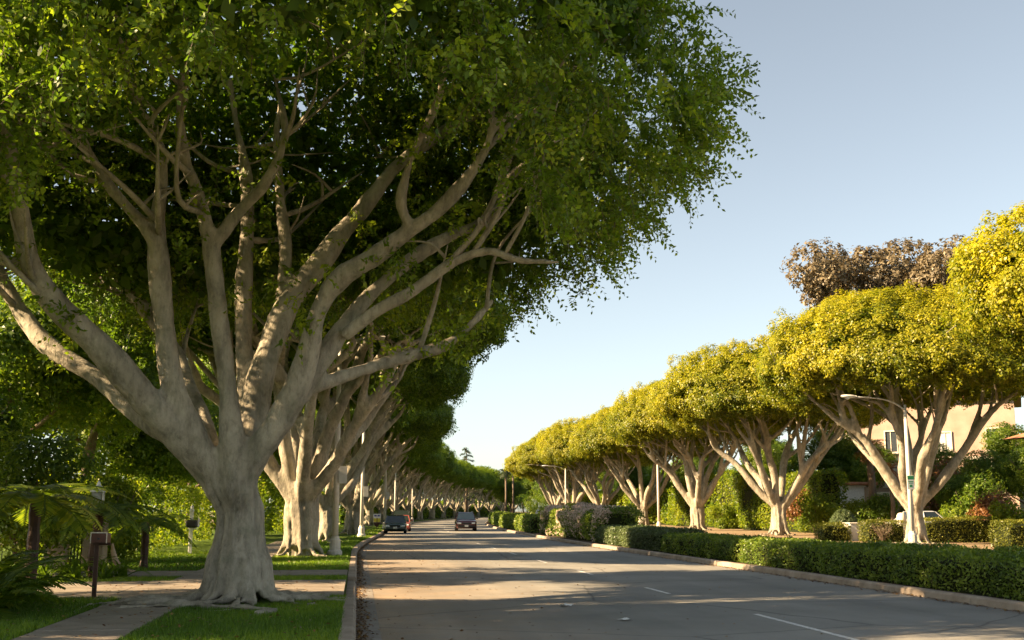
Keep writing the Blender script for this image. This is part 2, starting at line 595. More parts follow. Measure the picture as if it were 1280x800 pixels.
YS = np.concatenate([np.arange(-30, 200, 2.5), np.arange(200, 700, 12.0)])


def strip(name, fa, fb, z, mat_, ys=YS, cols=1, kind='structure', parent=None, bump=0.0):
    xa, xb = fa(ys) + 0 * ys, fb(ys) + 0 * ys
    t = np.linspace(0, 1, cols + 1)
    X = xa[:, None] * (1 - t) + xb[:, None] * t
    Y = np.repeat(ys[:, None], cols + 1, 1)
    Z = np.full_like(X, z)
    if bump:
        w = waves(5, fr=0.7)
        Z = Z + bump * w(np.stack([X, Y, 0 * X], -1)) * np.sin(np.pi * t)[None, :]
    V = np.stack([X, Y, Z], -1).reshape(-1, 3)
    n = cols + 1
    i = (np.arange(len(ys) - 1)[:, None] * n + np.arange(cols)[None, :]).ravel()
    o = link(name, mesh_np(name, V, [np.stack([i, i + 1, i + 1 + n, i + n], -1)]), mat_, parent)
    if kind and parent is None: o['kind'] = kind
    return o


g = MB().add([(-3000, -3000, -0.06), (3000, -3000, -0.06), (3000, 5000, -0.06), (-3000, 5000, -0.06)], [(0, 1, 2, 3)]).build('ground', M_GROUND)
g['kind'] = 'structure'
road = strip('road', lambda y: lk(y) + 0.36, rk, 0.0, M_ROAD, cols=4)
gut = strip('gutter', lk, lambda y: lk(y) + 0.36, 0.004, M_GUTTER)
lawn = strip('lawn', lambda y: lk(y) * 0 - 16.0, lambda y: lk(y) - 0.2, 0.115, M_LAWN, cols=10, bump=0.02)
med = strip('median_soil', lambda y: rk(y) + 0.2, lambda y: rk(y) + 2.9, 0.11, M_DSOIL)
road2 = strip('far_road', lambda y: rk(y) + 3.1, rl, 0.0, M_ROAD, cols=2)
park = strip('parkway', lambda y: rl(y) + 0.2, lambda y: rl(y) + 12, 0.12, M_SOIL, cols=8, bump=0.03)
yard = strip('yard', lambda y: rl(y) + 12, lambda y: rl(y) + 120, 0.116, M_LAWN, cols=4)


def kerb(name, fx, side, y0, y1, seg, ypiece, h, lows=()):
    """pieces up to ypiece as kerb stones of their own, the rest one run"""
    wdt = 0.2 * side                          # top goes away from the road

    def ring(y, hh, g_=0.0):
        x = float(fx(y))
        return [(x + 0.025 * -side, y, -0.05), (x, y, hh - 0.035), (x + 0.035 * side, y, hh), (x + wdt, y, hh), (x + wdt, y, -0.05)]
    root = MB()
    ys = np.arange(ypiece, y1, 6.0)
    for a, b in zip(ys[:-1], ys[1:]):
        A, B = ring(a, h), ring(b, h)
        root.add(A + B, [(0, 1, 6, 5), (1, 2, 7, 6), (2, 3, 8, 7), (3, 4, 9, 8)])
    ro = root.build(name, M_KERB)
    ro['kind'] = 'structure'
    y = y0
    k = 0
    while y < ypiece - 0.1:
        e = min(y + seg, ypiece)
        hh = h
        for (a, b) in lows:
            if a < (y + e) / 2 < b: hh = 0.05
        hh += random.uniform(-0.006, 0.006)
        A, B = ring(y + 0.008, hh), ring(e - 0.008, hh)
        m = MB().add(A + B, [(0, 1, 6, 5), (1, 2, 7, 6), (2, 3, 8, 7), (3, 4, 9, 8), (4, 3, 2, 1, 0), (5, 6, 7, 8, 9)])
        m.build('kerb_stone', M_KERB, ro)
        y = e
        k += 1
    return ro


kerb('kerb_left', lk, -1, -8, 420, 3.0, 100, 0.14, lows=((21.6, 27.0),))
kerb('kerb_median', rk, 1, 8, 420, 3.0, 100, 0.15)
kerb('kerb_median_far_side', lambda y: rk(y) + 3.1, -1, 10, 420, 6.0, 16, 0.15)
kerb('kerb_right', rl, 1, 10, 420, 6.0, 16, 0.15)

# painted lane dashes
for k, (a, b, x) in enumerate([(14.3, 18.6, 6.64), (23.3, 25.3, 6.48), (30.6, 32.6, 6.36), (37.8, 39.8, 6.30)] +
                              [(45 + 7.2 * i, 47 + 7.2 * i, 6.3) for i in range(12)]):
    xa, xb = x + float(off(a)), x + float(off(b))
    MB().add([(xa - 0.05, a, 0.0045), (xa + 0.05, a, 0.0045), (xb + 0.05, b, 0.0045), (xb - 0.05, b, 0.0045)], [(0, 1, 2, 3)]).build('lane_dash', M_PAINT, road)


def slab_field(name, x0, x1, y0, y1, nx, ny, top, skip=None):
    """paving: a bed with one slab object per slab"""
    bed = MB().add([(x0, y0, top - 0.012), (x1, y0, top - 0.012), (x1, y1, top - 0.012), (x0, y1, top - 0.012)], [(0, 1, 2, 3)]).build(name, M_DSOIL)
    bed['kind'] = 'structure'
    dx, dy = (x1 - x0) / nx, (y1 - y0) / ny
    me = MB().box((0, 0, -0.03), (dx - 0.014, dy - 0.014, 0.06), bev=0.006).mesh('slab')
    me.materials.append(M_CONC)
    for i in range(nx):
        for j in range(ny):
            cx, cy = x0 + (i + 0.5) * dx, y0 + (j + 0.5) * dy
            if skip and skip(cx, cy): continue
            link('slab', me, None, bed, (cx, cy, top + random.uniform(-0.003, 0.003)), (random.uniform(-.003, .003), random.uniform(-.003, .003), 0))
    return bed


slab_field('sidewalk', -4.2, -2.9, 7.0, 21.9, 1, 10, 0.145)
slab_field('sidewalk_beyond', -4.2, -2.9, 31.3, 61.3, 1, 20, 0.145)
slab_field('driveway', -13.2, -0.22, 21.9, 26.8, 6, 2, 0.147)
slab_field('entry_path', -9.2, -0.22, 28.7, 31.2, 6, 1, 0.147)
slab_field('sidewalk_link', -4.2, -2.9, 26.82, 28.68, 1, 1, 0.143)


# ------------------------------------------------------------------ ficus trees
def wood_mesh(name, tubes, voxel, twigs, seed, flute=0.0):
    """thick tubes melted together, thin ones added as they are"""
    V, Fs = joinVF([(v, [q, t]) for v, q, t in tubes])
    tmp = link('tmp', mesh_np('tmp', V, Fs))
    m = tmp.modifiers.new('r', 'REMESH')
    m.mode = 'VOXEL'
    m.voxel_size = voxel
    s = tmp.modifiers.new('s', 'SMOOTH')
    s.factor = 0.5
    s.iterations = 2
    ev = tmp.evaluated_get(bpy.context.evaluated_depsgraph_get())
    me = bpy.data.meshes.new_from_object(ev)
    old = tmp.data
    bpy.data.objects.remove(tmp)
    bpy.data.meshes.remove(old)
    n = len(me.vertices)
    P = np.empty(n * 3, np.float32)
    me.vertices.foreach_get('co', P)
    P = P.reshape(-1, 3).astype(float)
    N = np.empty(n * 3, np.float32)
    me.vertex_normals.foreach_get('vector', N)
    N = N.reshape(-1, 3)
    w1, w2, w3 = waves(seed, 9, 5.0), waves(seed + 1, 9, 16.0), waves(seed + 2, 9, 7.0)
    low = np.clip((3.4 - P[:, 2]) / 2.0, 0.15, 1)
    d = 0.016 * w1(P * [1, 1, 0.5]) + 0.007 * w2(P * [1, 1, 0.6]) + flute * low * w3(P * [1, 1, 0.12])
    th = np.arctan2(P[:, 1], P[:, 0])
    gz = np.clip((2.6 - P[:, 2]) / 0.8, 0, 1) * (np.hypot(P[:, 0], P[:, 1]) < 1.1)
    for (kn, amp, wd, ph) in ((4, 0.075, 0.22, 0.0), (3, 0.05, 0.16, 1.3), (7, 0.022, 0.25, 0.4)):
        d = d - amp * gz * np.exp(-(np.sin(kn * th + ph + seed + 0.5 * np.sin(P[:, 2] * 1.7 + kn)) / wd) ** 2)
    P = P + N * d[:, None]
    nf = len(me.polygons)
    ls = np.empty(len(me.loops), np.int32)
    me.loops.foreach_get('vertex_index', ls)
    q = ls.reshape(-1, 4) if len(ls) == nf * 4 else None
    if q is None:
        lt = np.empty(nf, np.int32)
        me.polygons.foreach_get('loop_total', lt)
        stt = np.concatenate([[0], np.cumsum(lt)[:-1]])
        q = np.stack([ls[stt[lt == 4] + k] for k in range(4)], -1)
    bpy.data.meshes.remove(me)
    parts = [(P, [q, np.zeros((0, 3), int)])] + [(v, [a, b]) for v, a, b in twigs]
    V, Fs = joinVF(parts)
    return mesh_np(name, V, Fs, smooth=True)


def crown_points(n, rng, R, zc, ht, hb, phi0=-48, seed=1, lob=0.075, dens=None):
    """points on a lumpy dome: centres and outward normals (tree space)"""
    sp = np.radians(rng.uniform(phi0, 90, n * 3))
    keep = rng.uniform(0, 1, n * 3) < np.cos(np.clip(sp, -0.7, 1.45)) ** 0.9 * 1.02
    sp = sp[keep][:n]
    n = len(sp)
    az = rng.uniform(0, 2 * np.pi, n)
    w = waves(seed, 10, 2.2)
    w2 = waves(seed + 3, 10, 6.0)
    dirv = np.stack([np.cos(az) * np.cos(sp), np.sin(az) * np.cos(sp), np.sin(sp)], -1)
    w4 = waves(seed + 6, 12, 15.0)
    k = 1 + lob * np.minimum(w(dirv), 1.2) + lob * 0.5 * w2(dirv) + lob * 0.38 * w4(dirv)
    rr = R * np.sign(np.cos(sp)) * np.abs(np.cos(sp)) ** 0.82 * k
    zz = zc + np.where(sp > 0, ht, hb) * np.sin(sp) * k
    P = np.stack([rr * np.cos(az), rr * np.sin(az), zz], -1)
    O = unit(np.stack([np.cos(az) * np.cos(sp) / R, np.sin(az) * np.cos(sp) / R, np.sin(sp) / np.where(sp > 0, ht, hb)], -1))
    return P, O, sp


def column(az, r_base=0.40, root=2.0, zt=2.2, rad=0.25, rng=RNG, x=0.0, y=0.0, flare=1.0):
    """a root that climbs the trunk: rows of x, y, z, radius"""
    rows = []
    for (r, z, q) in ((root, 0.0, 0.03), (root * 0.8, 0.045, 0.05), (root * 0.55, 0.06, 0.068), (0.82 * flare, 0.12, 0.085), (0.60 * flare, 0.36, 0.12), (0.49 * flare, 0.7, 0.16),
                      (r_base + 0.04, 1.1, rad * 0.86), (r_base, 1.6, rad), (r_base, zt, rad)):
        a = az + rng.uniform(-0.16, 0.16) * (2.0 if r > 0.85 else 0.5)
        rows.append((x + r * math.cos(a), y + r * math.sin(a), z, q))
    return rows


def ficus_wood(seed, R=7.2, zc=8.5, ht=3.4, hb=2.0, fork=2.3, nl=8, voxel=0.088, thick=1.0):
    rng = np.random.default_rng(seed)
    tubes, twigs = [], []
    a0 = rng.uniform(0, 6.28)
    core = spline([(0, 0, -0.3, 0.42 * thick), (0, 0, 0.8, 0.40 * thick), (0.02, 0, 1.6, 0.40 * thick), (0, 0.02, fork, 0.36 * thick), (0, 0, fork + 0.5, 0.2 * thick)], 3)
    tubes.append(tube(core[:, :3], core[:, 3], 14))
    tips = []
    for i in range(nl):
        az = a0 + 2 * math.pi * (i + rng.uniform(-0.28, 0.28)) / nl
        inner = i % 3 == 2
        c = column(az, 0.40 * thick, root=rng.uniform(1.2, 2.1), zt=fork * rng.uniform(0.80, 1.0), rad=rng.uniform(0.20, 0.27) * (0.4 + 0.6 * thick), rng=rng, flare=0.3 + 0.7 * thick)
        re = R * (rng.uniform(0.30, 0.48) if inner else rng.uniform(0.62, 0.82))
        ze = zc + (ht * 0.45 if inner else rng.uniform(-1.2, 0.6))
        r0, z0 = 0.42, c[-1][2]
        lim = []
        b = az + rng.uniform(-0.25, 0.25)
        for t in (0.18, 0.40, 0.62, 0.82, 1.0):
            rr = r0 + (re - r0) * t ** (0.95 if not inner else 1.25)
            zz = z0 + (ze - z0) * t ** (0.88 if not inner else 0.8)
            lim.append((rr * math.cos(b) + rng.normal() * 0.16 * t * 2, rr * math.sin(b) + rng.normal() * 0.16 * t * 2, zz + rng.normal() * 0.14,
                        0.225 * (1 - t) ** 0.8 + 0.055))
            b += rng.uniform(-0.10, 0.10)
        pth = spline(c + lim, 4)
        tubes.append(tube(pth[:, :3], pth[:, 3], 10))
        L = spline([c[-1]] + lim, 6)
        nb = rng.integers(3, 6)
        for k in range(nb):                                   # forks of the limb
            t = rng.uniform(0.25, 0.85)
            s = L[int(t * (len(L) - 1))]
            ba = az + rng.uniform(-0.75, 0.75)
            er = R * rng.uniform(0.45, 0.92)
            ez = zc + rng.uniform(-0.9, 0.75 * ht * (1 - (er / R) ** 2) + 0.6)
            e = np.array([er * math.cos(ba), er * math.sin(ba), ez])
            m1 = s[:3] * 0.66 + e * 0.34 + rng.normal(size=3) * 0.22 + [0, 0, 0.15]
            m2 = s[:3] * 0.30 + e * 0.70 + rng.normal(size=3) * 0.22 + [0, 0, 0.25]
            q = s[3] * 0.72
            bp = spline([(*s[:3], q), (*m1, q * 0.8), (*m2, q * 0.55), (*e, 0.03)], 4)
            (tubes if q > 0.07 else twigs).append(tube(bp[:, :3], np.maximum(bp[:, 3], 0.03), 8))
            for h in range(2):
                j = rng.integers(4, len(bp) - 1)
                e2 = bp[j, :3] + rng.normal(size=3) * [0.9, 0.9, 0.5] + [0, 0, 1.0] + unit(e * [1, 1, 0])[:3] * 0.5
                tp = spline([(*bp[j, :3], 0.04), (*((bp[j, :3] + e2) / 2 + rng.normal(size=3) * 0.12), 0.03), (*e2, 0.012)], 3)
                twigs.append(tube(tp[:, :3], tp[:, 3], 5))
    return wood_mesh('ficus_trunk', tubes, voxel, twigs, seed, 0.02)


def ficus_crown(seed, n, per, L, R=7.35, zc=8.5, ht=4.1, hb=2.05, nbig=9000):
    rng = np.random.default_rng(seed + 50)
    P, O, sp = crown_points(n, rng, R, zc, ht, hb, -46, seed)
    dep = rng.exponential(0.28, len(P))[:, None]
    P = P - O * np.minimum(dep, 1.6)
    stick = rng.uniform(0, 1, (len(P), 1)) < 0.06
    P = P + O * stick * rng.uniform(0.15, 0.55, (len(P), 1))
    tn = np.clip(0.5 + 0.22 * waves(seed + 9, 10, 0.9)(P) + rng.normal(size=len(P)) * 0.16 + 0.30 * np.sin(sp) - 0.08, 0, 1)  # sunlit tops and shaded undersides put into the tint
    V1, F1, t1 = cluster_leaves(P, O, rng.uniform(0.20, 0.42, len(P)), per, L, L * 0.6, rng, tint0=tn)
    P2, O2, _ = crown_points(nbig, rng, R - 0.75, zc, ht - 0.7, hb - 0.5, -46, seed)   # inner leaves that close the roof
    P2 = P2 - O2 * rng.uniform(0, 0.7, (len(P2), 1))
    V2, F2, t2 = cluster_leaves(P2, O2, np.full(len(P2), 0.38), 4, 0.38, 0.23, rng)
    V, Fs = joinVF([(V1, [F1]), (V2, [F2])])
    return mesh_np('ficus_crown', V, Fs, tint=np.concatenate([t1, t2 * 0.6]))  # inner leaves tinted darker, painting in the shade under the skin


WOOD = [ficus_wood(11, thick=0.62, fork=1.9), ficus_wood(23, nl=9, thick=0.95), ficus_wood(37, thick=0.72, fork=2.0)]
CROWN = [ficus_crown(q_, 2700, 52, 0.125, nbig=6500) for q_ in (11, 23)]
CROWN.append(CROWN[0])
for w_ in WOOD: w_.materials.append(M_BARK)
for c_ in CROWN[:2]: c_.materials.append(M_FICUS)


def ficus(v, x, y, rz, s, label, group, sz=1.0):
    e = empty('ficus_tree', (x, y, 0.12), rz, label, 'tree', group)
    e.scale = (s, s, s * sz)
    link('trunk', WOOD[v], None, e)
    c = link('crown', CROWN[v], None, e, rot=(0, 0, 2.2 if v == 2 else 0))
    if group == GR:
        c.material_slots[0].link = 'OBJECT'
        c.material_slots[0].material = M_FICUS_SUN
    return e


GL, GR = 'ficus trees along the left kerb', 'ficus trees along the far parkway'
far_l = 'broad ficus in the distant avenue row beyond the parked cars'
ll = ['wide ficus with sunlit trunk behind the first lamp post on the grass verge',
      'ficus rising between the two nearest lamp posts of the grass verge',
      'ficus beside the second lamp post of the grass verge',
      'ficus next to the white and yellow notice board',
      'ficus leaning over the parked dark green saloon',
      'ficus standing behind the parked dark four-wheel drive']
yy = 41.1
for k in range(17):
    x = float(lk(yy)) - 2.0 - (0.8 if k > 2 else 0)
    ficus([1, 0, 2][k % 3], x, yy, k * 2.1 + 0.4, [1.03, 1.0, 0.97, 1.02][k % 4], ll[k] if k < len(ll) else far_l, GL, [1.0, 1.04, 0.97][k % 3])
    yy += 20.4 + random.uniform(-1.2, 1.2)
rows_r = [(26.3, 31.0, 1, 1.0, 'round-topped yellow-green ficus overhanging the clipped yellow hedge'),
          (26.8, 52.0, 0, 1.02, 'pale ficus right behind the curved-arm street lamp with the parking sign'),
          (28.0, 73.2, 2, 1.04, 'ficus with bare spreading roots in front of the garage and tall ivy hedge'),
          (28.1, 92.0, 1, 1.0, 'ficus with a twin-stemmed trunk near the plain straight lamp post'),
          (28.9, 113.0, 0, 1.03, 'ficus rising behind the pink flowering oleander hedge'),
          (28.8, 133.0, 2, 1.0, 'yellow-green ficus farther along the far parkway row'),
          (29.2, 153.0, 1, 1.0, 'yellow-green ficus farther along the far parkway row'),
          (30.2, 172.0, 0, 0.98, 'yellow-green ficus farther along the far parkway row'),
          (36.5, 198.0, 2, 1.0, 'yellow-green ficus farther along the far parkway row'),
          (42.0, 222.0, 1, 1.0, 'yellow-green ficus farther along the far parkway row')]
for k, (x, y, v, s, lab) in enumerate(rows_r):
    ficus(v, x, y, 1.3 + k * 1.7, s, lab, GR, [0.96, 0.975, 0.99, 1.02, 0.98, 1.0, 1.05, 1.0, 1.0, 1.0][k])

# the big ficus beside the kerb, its limbs traced from the photograph
TX, TY = -2.07, 20.67
LIMBS = dict(
    A=[(262, 600, -.1, 46), (235, 560, -.3, 46), (190, 505, -.6, 42), (130, 440, -1, 40), (75, 385, -1.4, 36), (40, 330, -1.7, 32), (20, 240, -2.2, 26), (0, 150, -2.8, 20), (-40, 60, -3.2, 14)],
    A2=[(215, 545, .1, 34), (180, 524, .3, 32), (112, 465, .8, 28), (45, 420, 1.2, 26), (0, 348, 1.6, 22), (-50, 280, 2, 18), (-100, 180, 2.4, 12)],
    A3=[(50, 344, -1.5, 24), (0, 322, -1.6, 20), (-70, 290, -1.8, 16), (-150, 220, -2, 10)],
    B=[(262, 590, -.3, 38), (235, 530, -.4, 38), (215, 470, -.5, 35), (205, 400, -.6, 33), (200, 330, -.7, 30), (199, 280, -.8, 26), (203, 220, -1, 20), (195, 170, -1.2, 17), (169, 120, -1.5, 13), (150, 50, -1.8, 9)],
    B2=[(199, 305, -.8, 24), (175, 275, -.9, 20), (150, 250, -1, 17), (121, 209, -1.2, 15), (94, 150, -1.4, 12), (60, 90, -1.8, 9)],
    C=[(290, 600, -.4, 40), (288, 533, -.5, 36), (281, 452, -.5, 30), (272, 370, -.6, 28), (262, 300, -.6, 26), (248, 240, -.7, 22), (232, 195, -.8, 18), (225, 120, -.9, 13), (235, 40, -1.2, 9)],
    C2=[(298, 590, .4, 36), (313, 515, .9, 30), (306, 430, 1.2, 27), (308, 340, 1.5, 25), (312, 260, 1.8, 20), (300, 180, 2.1, 15), (285, 100, 2.4, 10)],
    C3=[(272, 300, -.6, 20), (300, 262, -.5, 18), (330, 232, -.5, 17), (352, 190, -.4, 14), (356, 150, -.3, 11), (340, 90, 0, 8)],
    D=[(302, 595, .25, 40), (314, 520, .6, 42), (330, 450, .9, 42), (362, 375, 1.2, 36), (405, 320, 1.5, 32), (450, 263, 1.8, 28), (500, 205, 2.1, 22), (560, 160, 2.4, 17), (615, 140, 2.6, 13), (670, 118, 2.8, 10)],
    D2=[(355, 380, 1.3, 26), (358, 310, 1.5, 22), (352, 250, 1.8, 18), (345, 190, 2, 13), (350, 120, 2.2, 9)],
    E=[(303, 605, -.25, 42), (320, 570, -.4, 41), (335, 546, -.5, 41), (356, 515, -.6, 40), (373, 488, -.7, 39), (386, 440, -.8, 35), (397, 390, -1, 32), (425, 350, -1.2, 30), (465, 323, -1.4, 28), (505, 293, -1.6, 26), (550, 263, -1.8, 23), (585, 222, -2, 20), (612, 172, -2.2, 17), (618, 110, -2.4, 12), (615, 60, -2.5, 9)],
    E2=[(612, 172, -2.2, 14), (640, 140, -2.3, 12), (672, 118, -2.4, 9), (720, 90, -2.6, 6)],
    E3=[(512, 284, -1.7, 16), (500, 245, -1.8, 16), (514, 187, -2, 14), (548, 122, -2.2, 12), (566, 45, -2.4, 9)],
    F=[(372, 500, -.4, 34), (405, 445, -.3, 30), (445, 388, -.2, 26), (490, 342, 0, 23), (550, 300, .2, 20), (600, 280, .3, 17), (625, 262, .3, 15), (637, 222, .4, 13), (680, 190, .5, 11), (730, 168, .6, 8)],
    G=[(380, 490, -.2, 24), (432, 470, 0, 22), (480, 455, .1, 20), (530, 440, .2, 19), (560, 430, .3, 17), (595, 402, .4, 13), (618, 375, .5, 10)],
    H=[(430, 420, -.5, 22), (470, 392, -.8, 20), (510, 370, -1, 18), (565, 330, -1.2, 17), (612, 315, -1.4, 14), (650, 325, -1.6, 11), (700, 327, -1.8, 8)],
    I=[(305, 600, .5, 34), (332, 545, 1.2, 30), (380, 470, 2.2, 26), (440, 400, 3.4, 20), (500, 330, 4.8, 15), (560, 270, 6, 10)],
    J=[(270, 590, .6, 32), (250, 520, 1.5, 28), (220, 440, 2.8, 24), (160, 360, 4.2, 18), (110, 300, 5.4, 12)])
COLANG = dict(A=192, B=222, C=262, C2=75, D=35, E=325, I=55, J=125)
hr = np.random.default_rng(5)
tubes, twigs, limb_pts = [], [], []
core = spline([(0, 0, -0.3, 0.34), (0, 0, 0.8, 0.30), (0, 0, 1.6, 0.28), (-0.03, 0, 2.1, 0.28), (-0.05, 0, 2.5, 0.25)], 3)
tubes.append(tube(core[:, :3], core[:, 3], 16))
for nm, pts in LIMBS.items():
    rows = []
    for (px, py, dy, dm) in pts:
        p = W(px, py, TY + dy)
        rows.append((p[0] - TX, p[1] - TY, p[2] - 0.12, dm * 0.5 * (TY + dy) / 1421 * 0.84))
    limb_pts.append(rows)
    if nm in COLANG:
        rows = column(math.radians(COLANG[nm]), 0.26, hr.uniform(1.7, 2.6), 1.75, 0.185, hr, flare=0.84)[:-1] + rows
    s_ = spline(rows, 5)
    s_[:, :3] += 0.03 * np.stack([waves(k + len(nm) * 7, 6, 2.0)(s_[:, :3]) for k in range(3)], -1) * (s_[:, 2:3] > 2)
    s_[:, 3] *= 1 + 0.07 * waves(77, 6, 4.0)(s_[:, :3])
    tubes.append(tube(s_[:, :3], s_[:, 3], 12))
for a in (150, 170, 205, 240, 280, 300, 345, 10, 100):               # more roots and flutes of the foot
    c_ = spline(column(math.radians(a), 0.31, hr.uniform(1.3, 3.2), 1.3, 0.125, hr, flare=0.86), 4)
    c_[-8:, 3] *= np.linspace(1, 0.3, 8)
    tubes.append(tube(c_[:, :3], c_[:, 3], 10))
HR_, HZ, HHT, HHB = 7.85, 9.6, 4.4, 4.5
for rows in limb_pts:                                                # thinner boughs that leave the limbs
    L = spline(rows, 6)
    for k in range(5):
        s_ = L[int(hr.uniform(0.45, 1.0) * (len(L) - 1))]
        az = math.atan2(s_[1], s_[0]) + hr.uniform(-0.9, 0.9)
        er = min(HR_ * 0.95, math.hypot(s_[0], s_[1]) + hr.uniform(0.6, 3.0))
        ez = max(s_[2] + hr.uniform(0.4, 2.4), 6.2)
        e = np.array([er * math.cos(az), er * math.sin(az), ez])
        if np.linalg.norm(e - s_[:3]) > 3.2: continue
        q = min(s_[3] * 0.6, 0.06)
        m1 = s_[:3] * 0.6 + e * 0.4 + hr.normal(size=3) * 0.22
        bp = spline([(*s_[:3], q), (*m1, q * 0.8), (*e, 0.012)], 5)
        twigs.append(tube(bp[:, :3], bp[:, 3], 6))
        for h in range(2):
            j = hr.integers(3, len(bp) - 1)
            e2 = bp[j, :3] + hr.normal(size=3) * [0.6, 0.6, 0.4] + [0, 0, 0.4]
            tp = spline([(*bp[j, :3], q * 0.6), (*((bp[j, :3] + e2) / 2 + hr.normal(size=3) * 0.1), q * 0.4), (*e2, 0.008)], 3)
            twigs.append(tube(tp[:, :3], tp[:, 3], 5))
hero = empty('ficus_tree', (TX, TY, 0.12), 0, 'largest ficus with grey limbs and gnarled roots by the near kerb', 'tree', GL)
link('trunk', wood_mesh('big_ficus_trunk', tubes, 0.055, twigs, 91, 0.022), M_BARK, hero)


def sprays(P, O, rng, leaves=14, ln=(0.30, 0.70), L=0.135, droop=0.30, tint0=None):
    """leafy twigs: each a bent stem with alternate leaves -> leaf V,F,tint and stem V,F"""
    n = len(P)
    d = unit(O * 0.8 + rng.normal(size=O.shape) * 0.55 + np.array([0, 0, -0.15]))
    ln_ = rng.uniform(*ln, n)
    t = (np.arange(leaves) + 0.6) / leaves
    side = unit(np.cross(d, rng.normal(size=d.shape)))
    tt = t[None, :, None] * ln_[:, None, None]
    pos = P[:, None] + d[:, None] * tt + np.array([0, 0, -1.0]) * droop * tt ** 2 / 0.8 + side[:, None] * 0.06 * np.sin(t * 4)[None, :, None]
    tang = unit(d[:, None] + np.array([0, 0, -1.0]) * droop * 2 * tt / 0.8)
    alt = np.where(np.arange(leaves) % 2 == 0, 1.0, -1.0)[None, :, None]
    sd_ = side[:, None] * alt
    D = unit(tang * 0.65 + sd_ * 0.9 + rng.normal(size=pos.shape) * 0.3)
    N = unit(np.cross(tang, side[:, None]) * np.sign(rng.normal(size=(n, 1, 1))) * 0.8 + np.array([0, 0, 0.7]) + rng.normal(size=pos.shape) * 0.4)
    s = rng.uniform(0.7, 1.2, (n, leaves)) * (1.05 - 0.35 * t[None, :])
    V, F_ = leaf_quads(pos.reshape(-1, 3), D.reshape(-1, 3), N.reshape(-1, 3), (L * s).ravel(), (L * 0.55 * s).ravel(), 0.12)
    tn = (rng.uniform(0, 1, n) if tint0 is None else tint0)[:, None] * 0.6 + rng.uniform(0, 1, (n, leaves)) * 0.4
    # stems: ribbon of 3 cross sections
    idx = [0, leaves // 2, leaves - 1]
    S = np.stack([P] + [pos[:, i] for i in idx[1:]], 1)
    w = 0.006
    up = np.array([0, 0, 1.0])
    ws_ = unit(np.cross(d, up))[:, None] * np.array([1.0, 0.7, 0.3])[None, :, None] * w
    SV = np.concatenate([S - ws_, S + ws_], 1)           # n,6,3
    b = np.arange(n)[:, None] * 6
    SF = np.concatenate([b + [0, 1, 4, 3], b + [1, 2, 5, 4]])
    return V, F_, np.repeat(tn.ravel(), 4), SV.reshape(-1, 3), SF


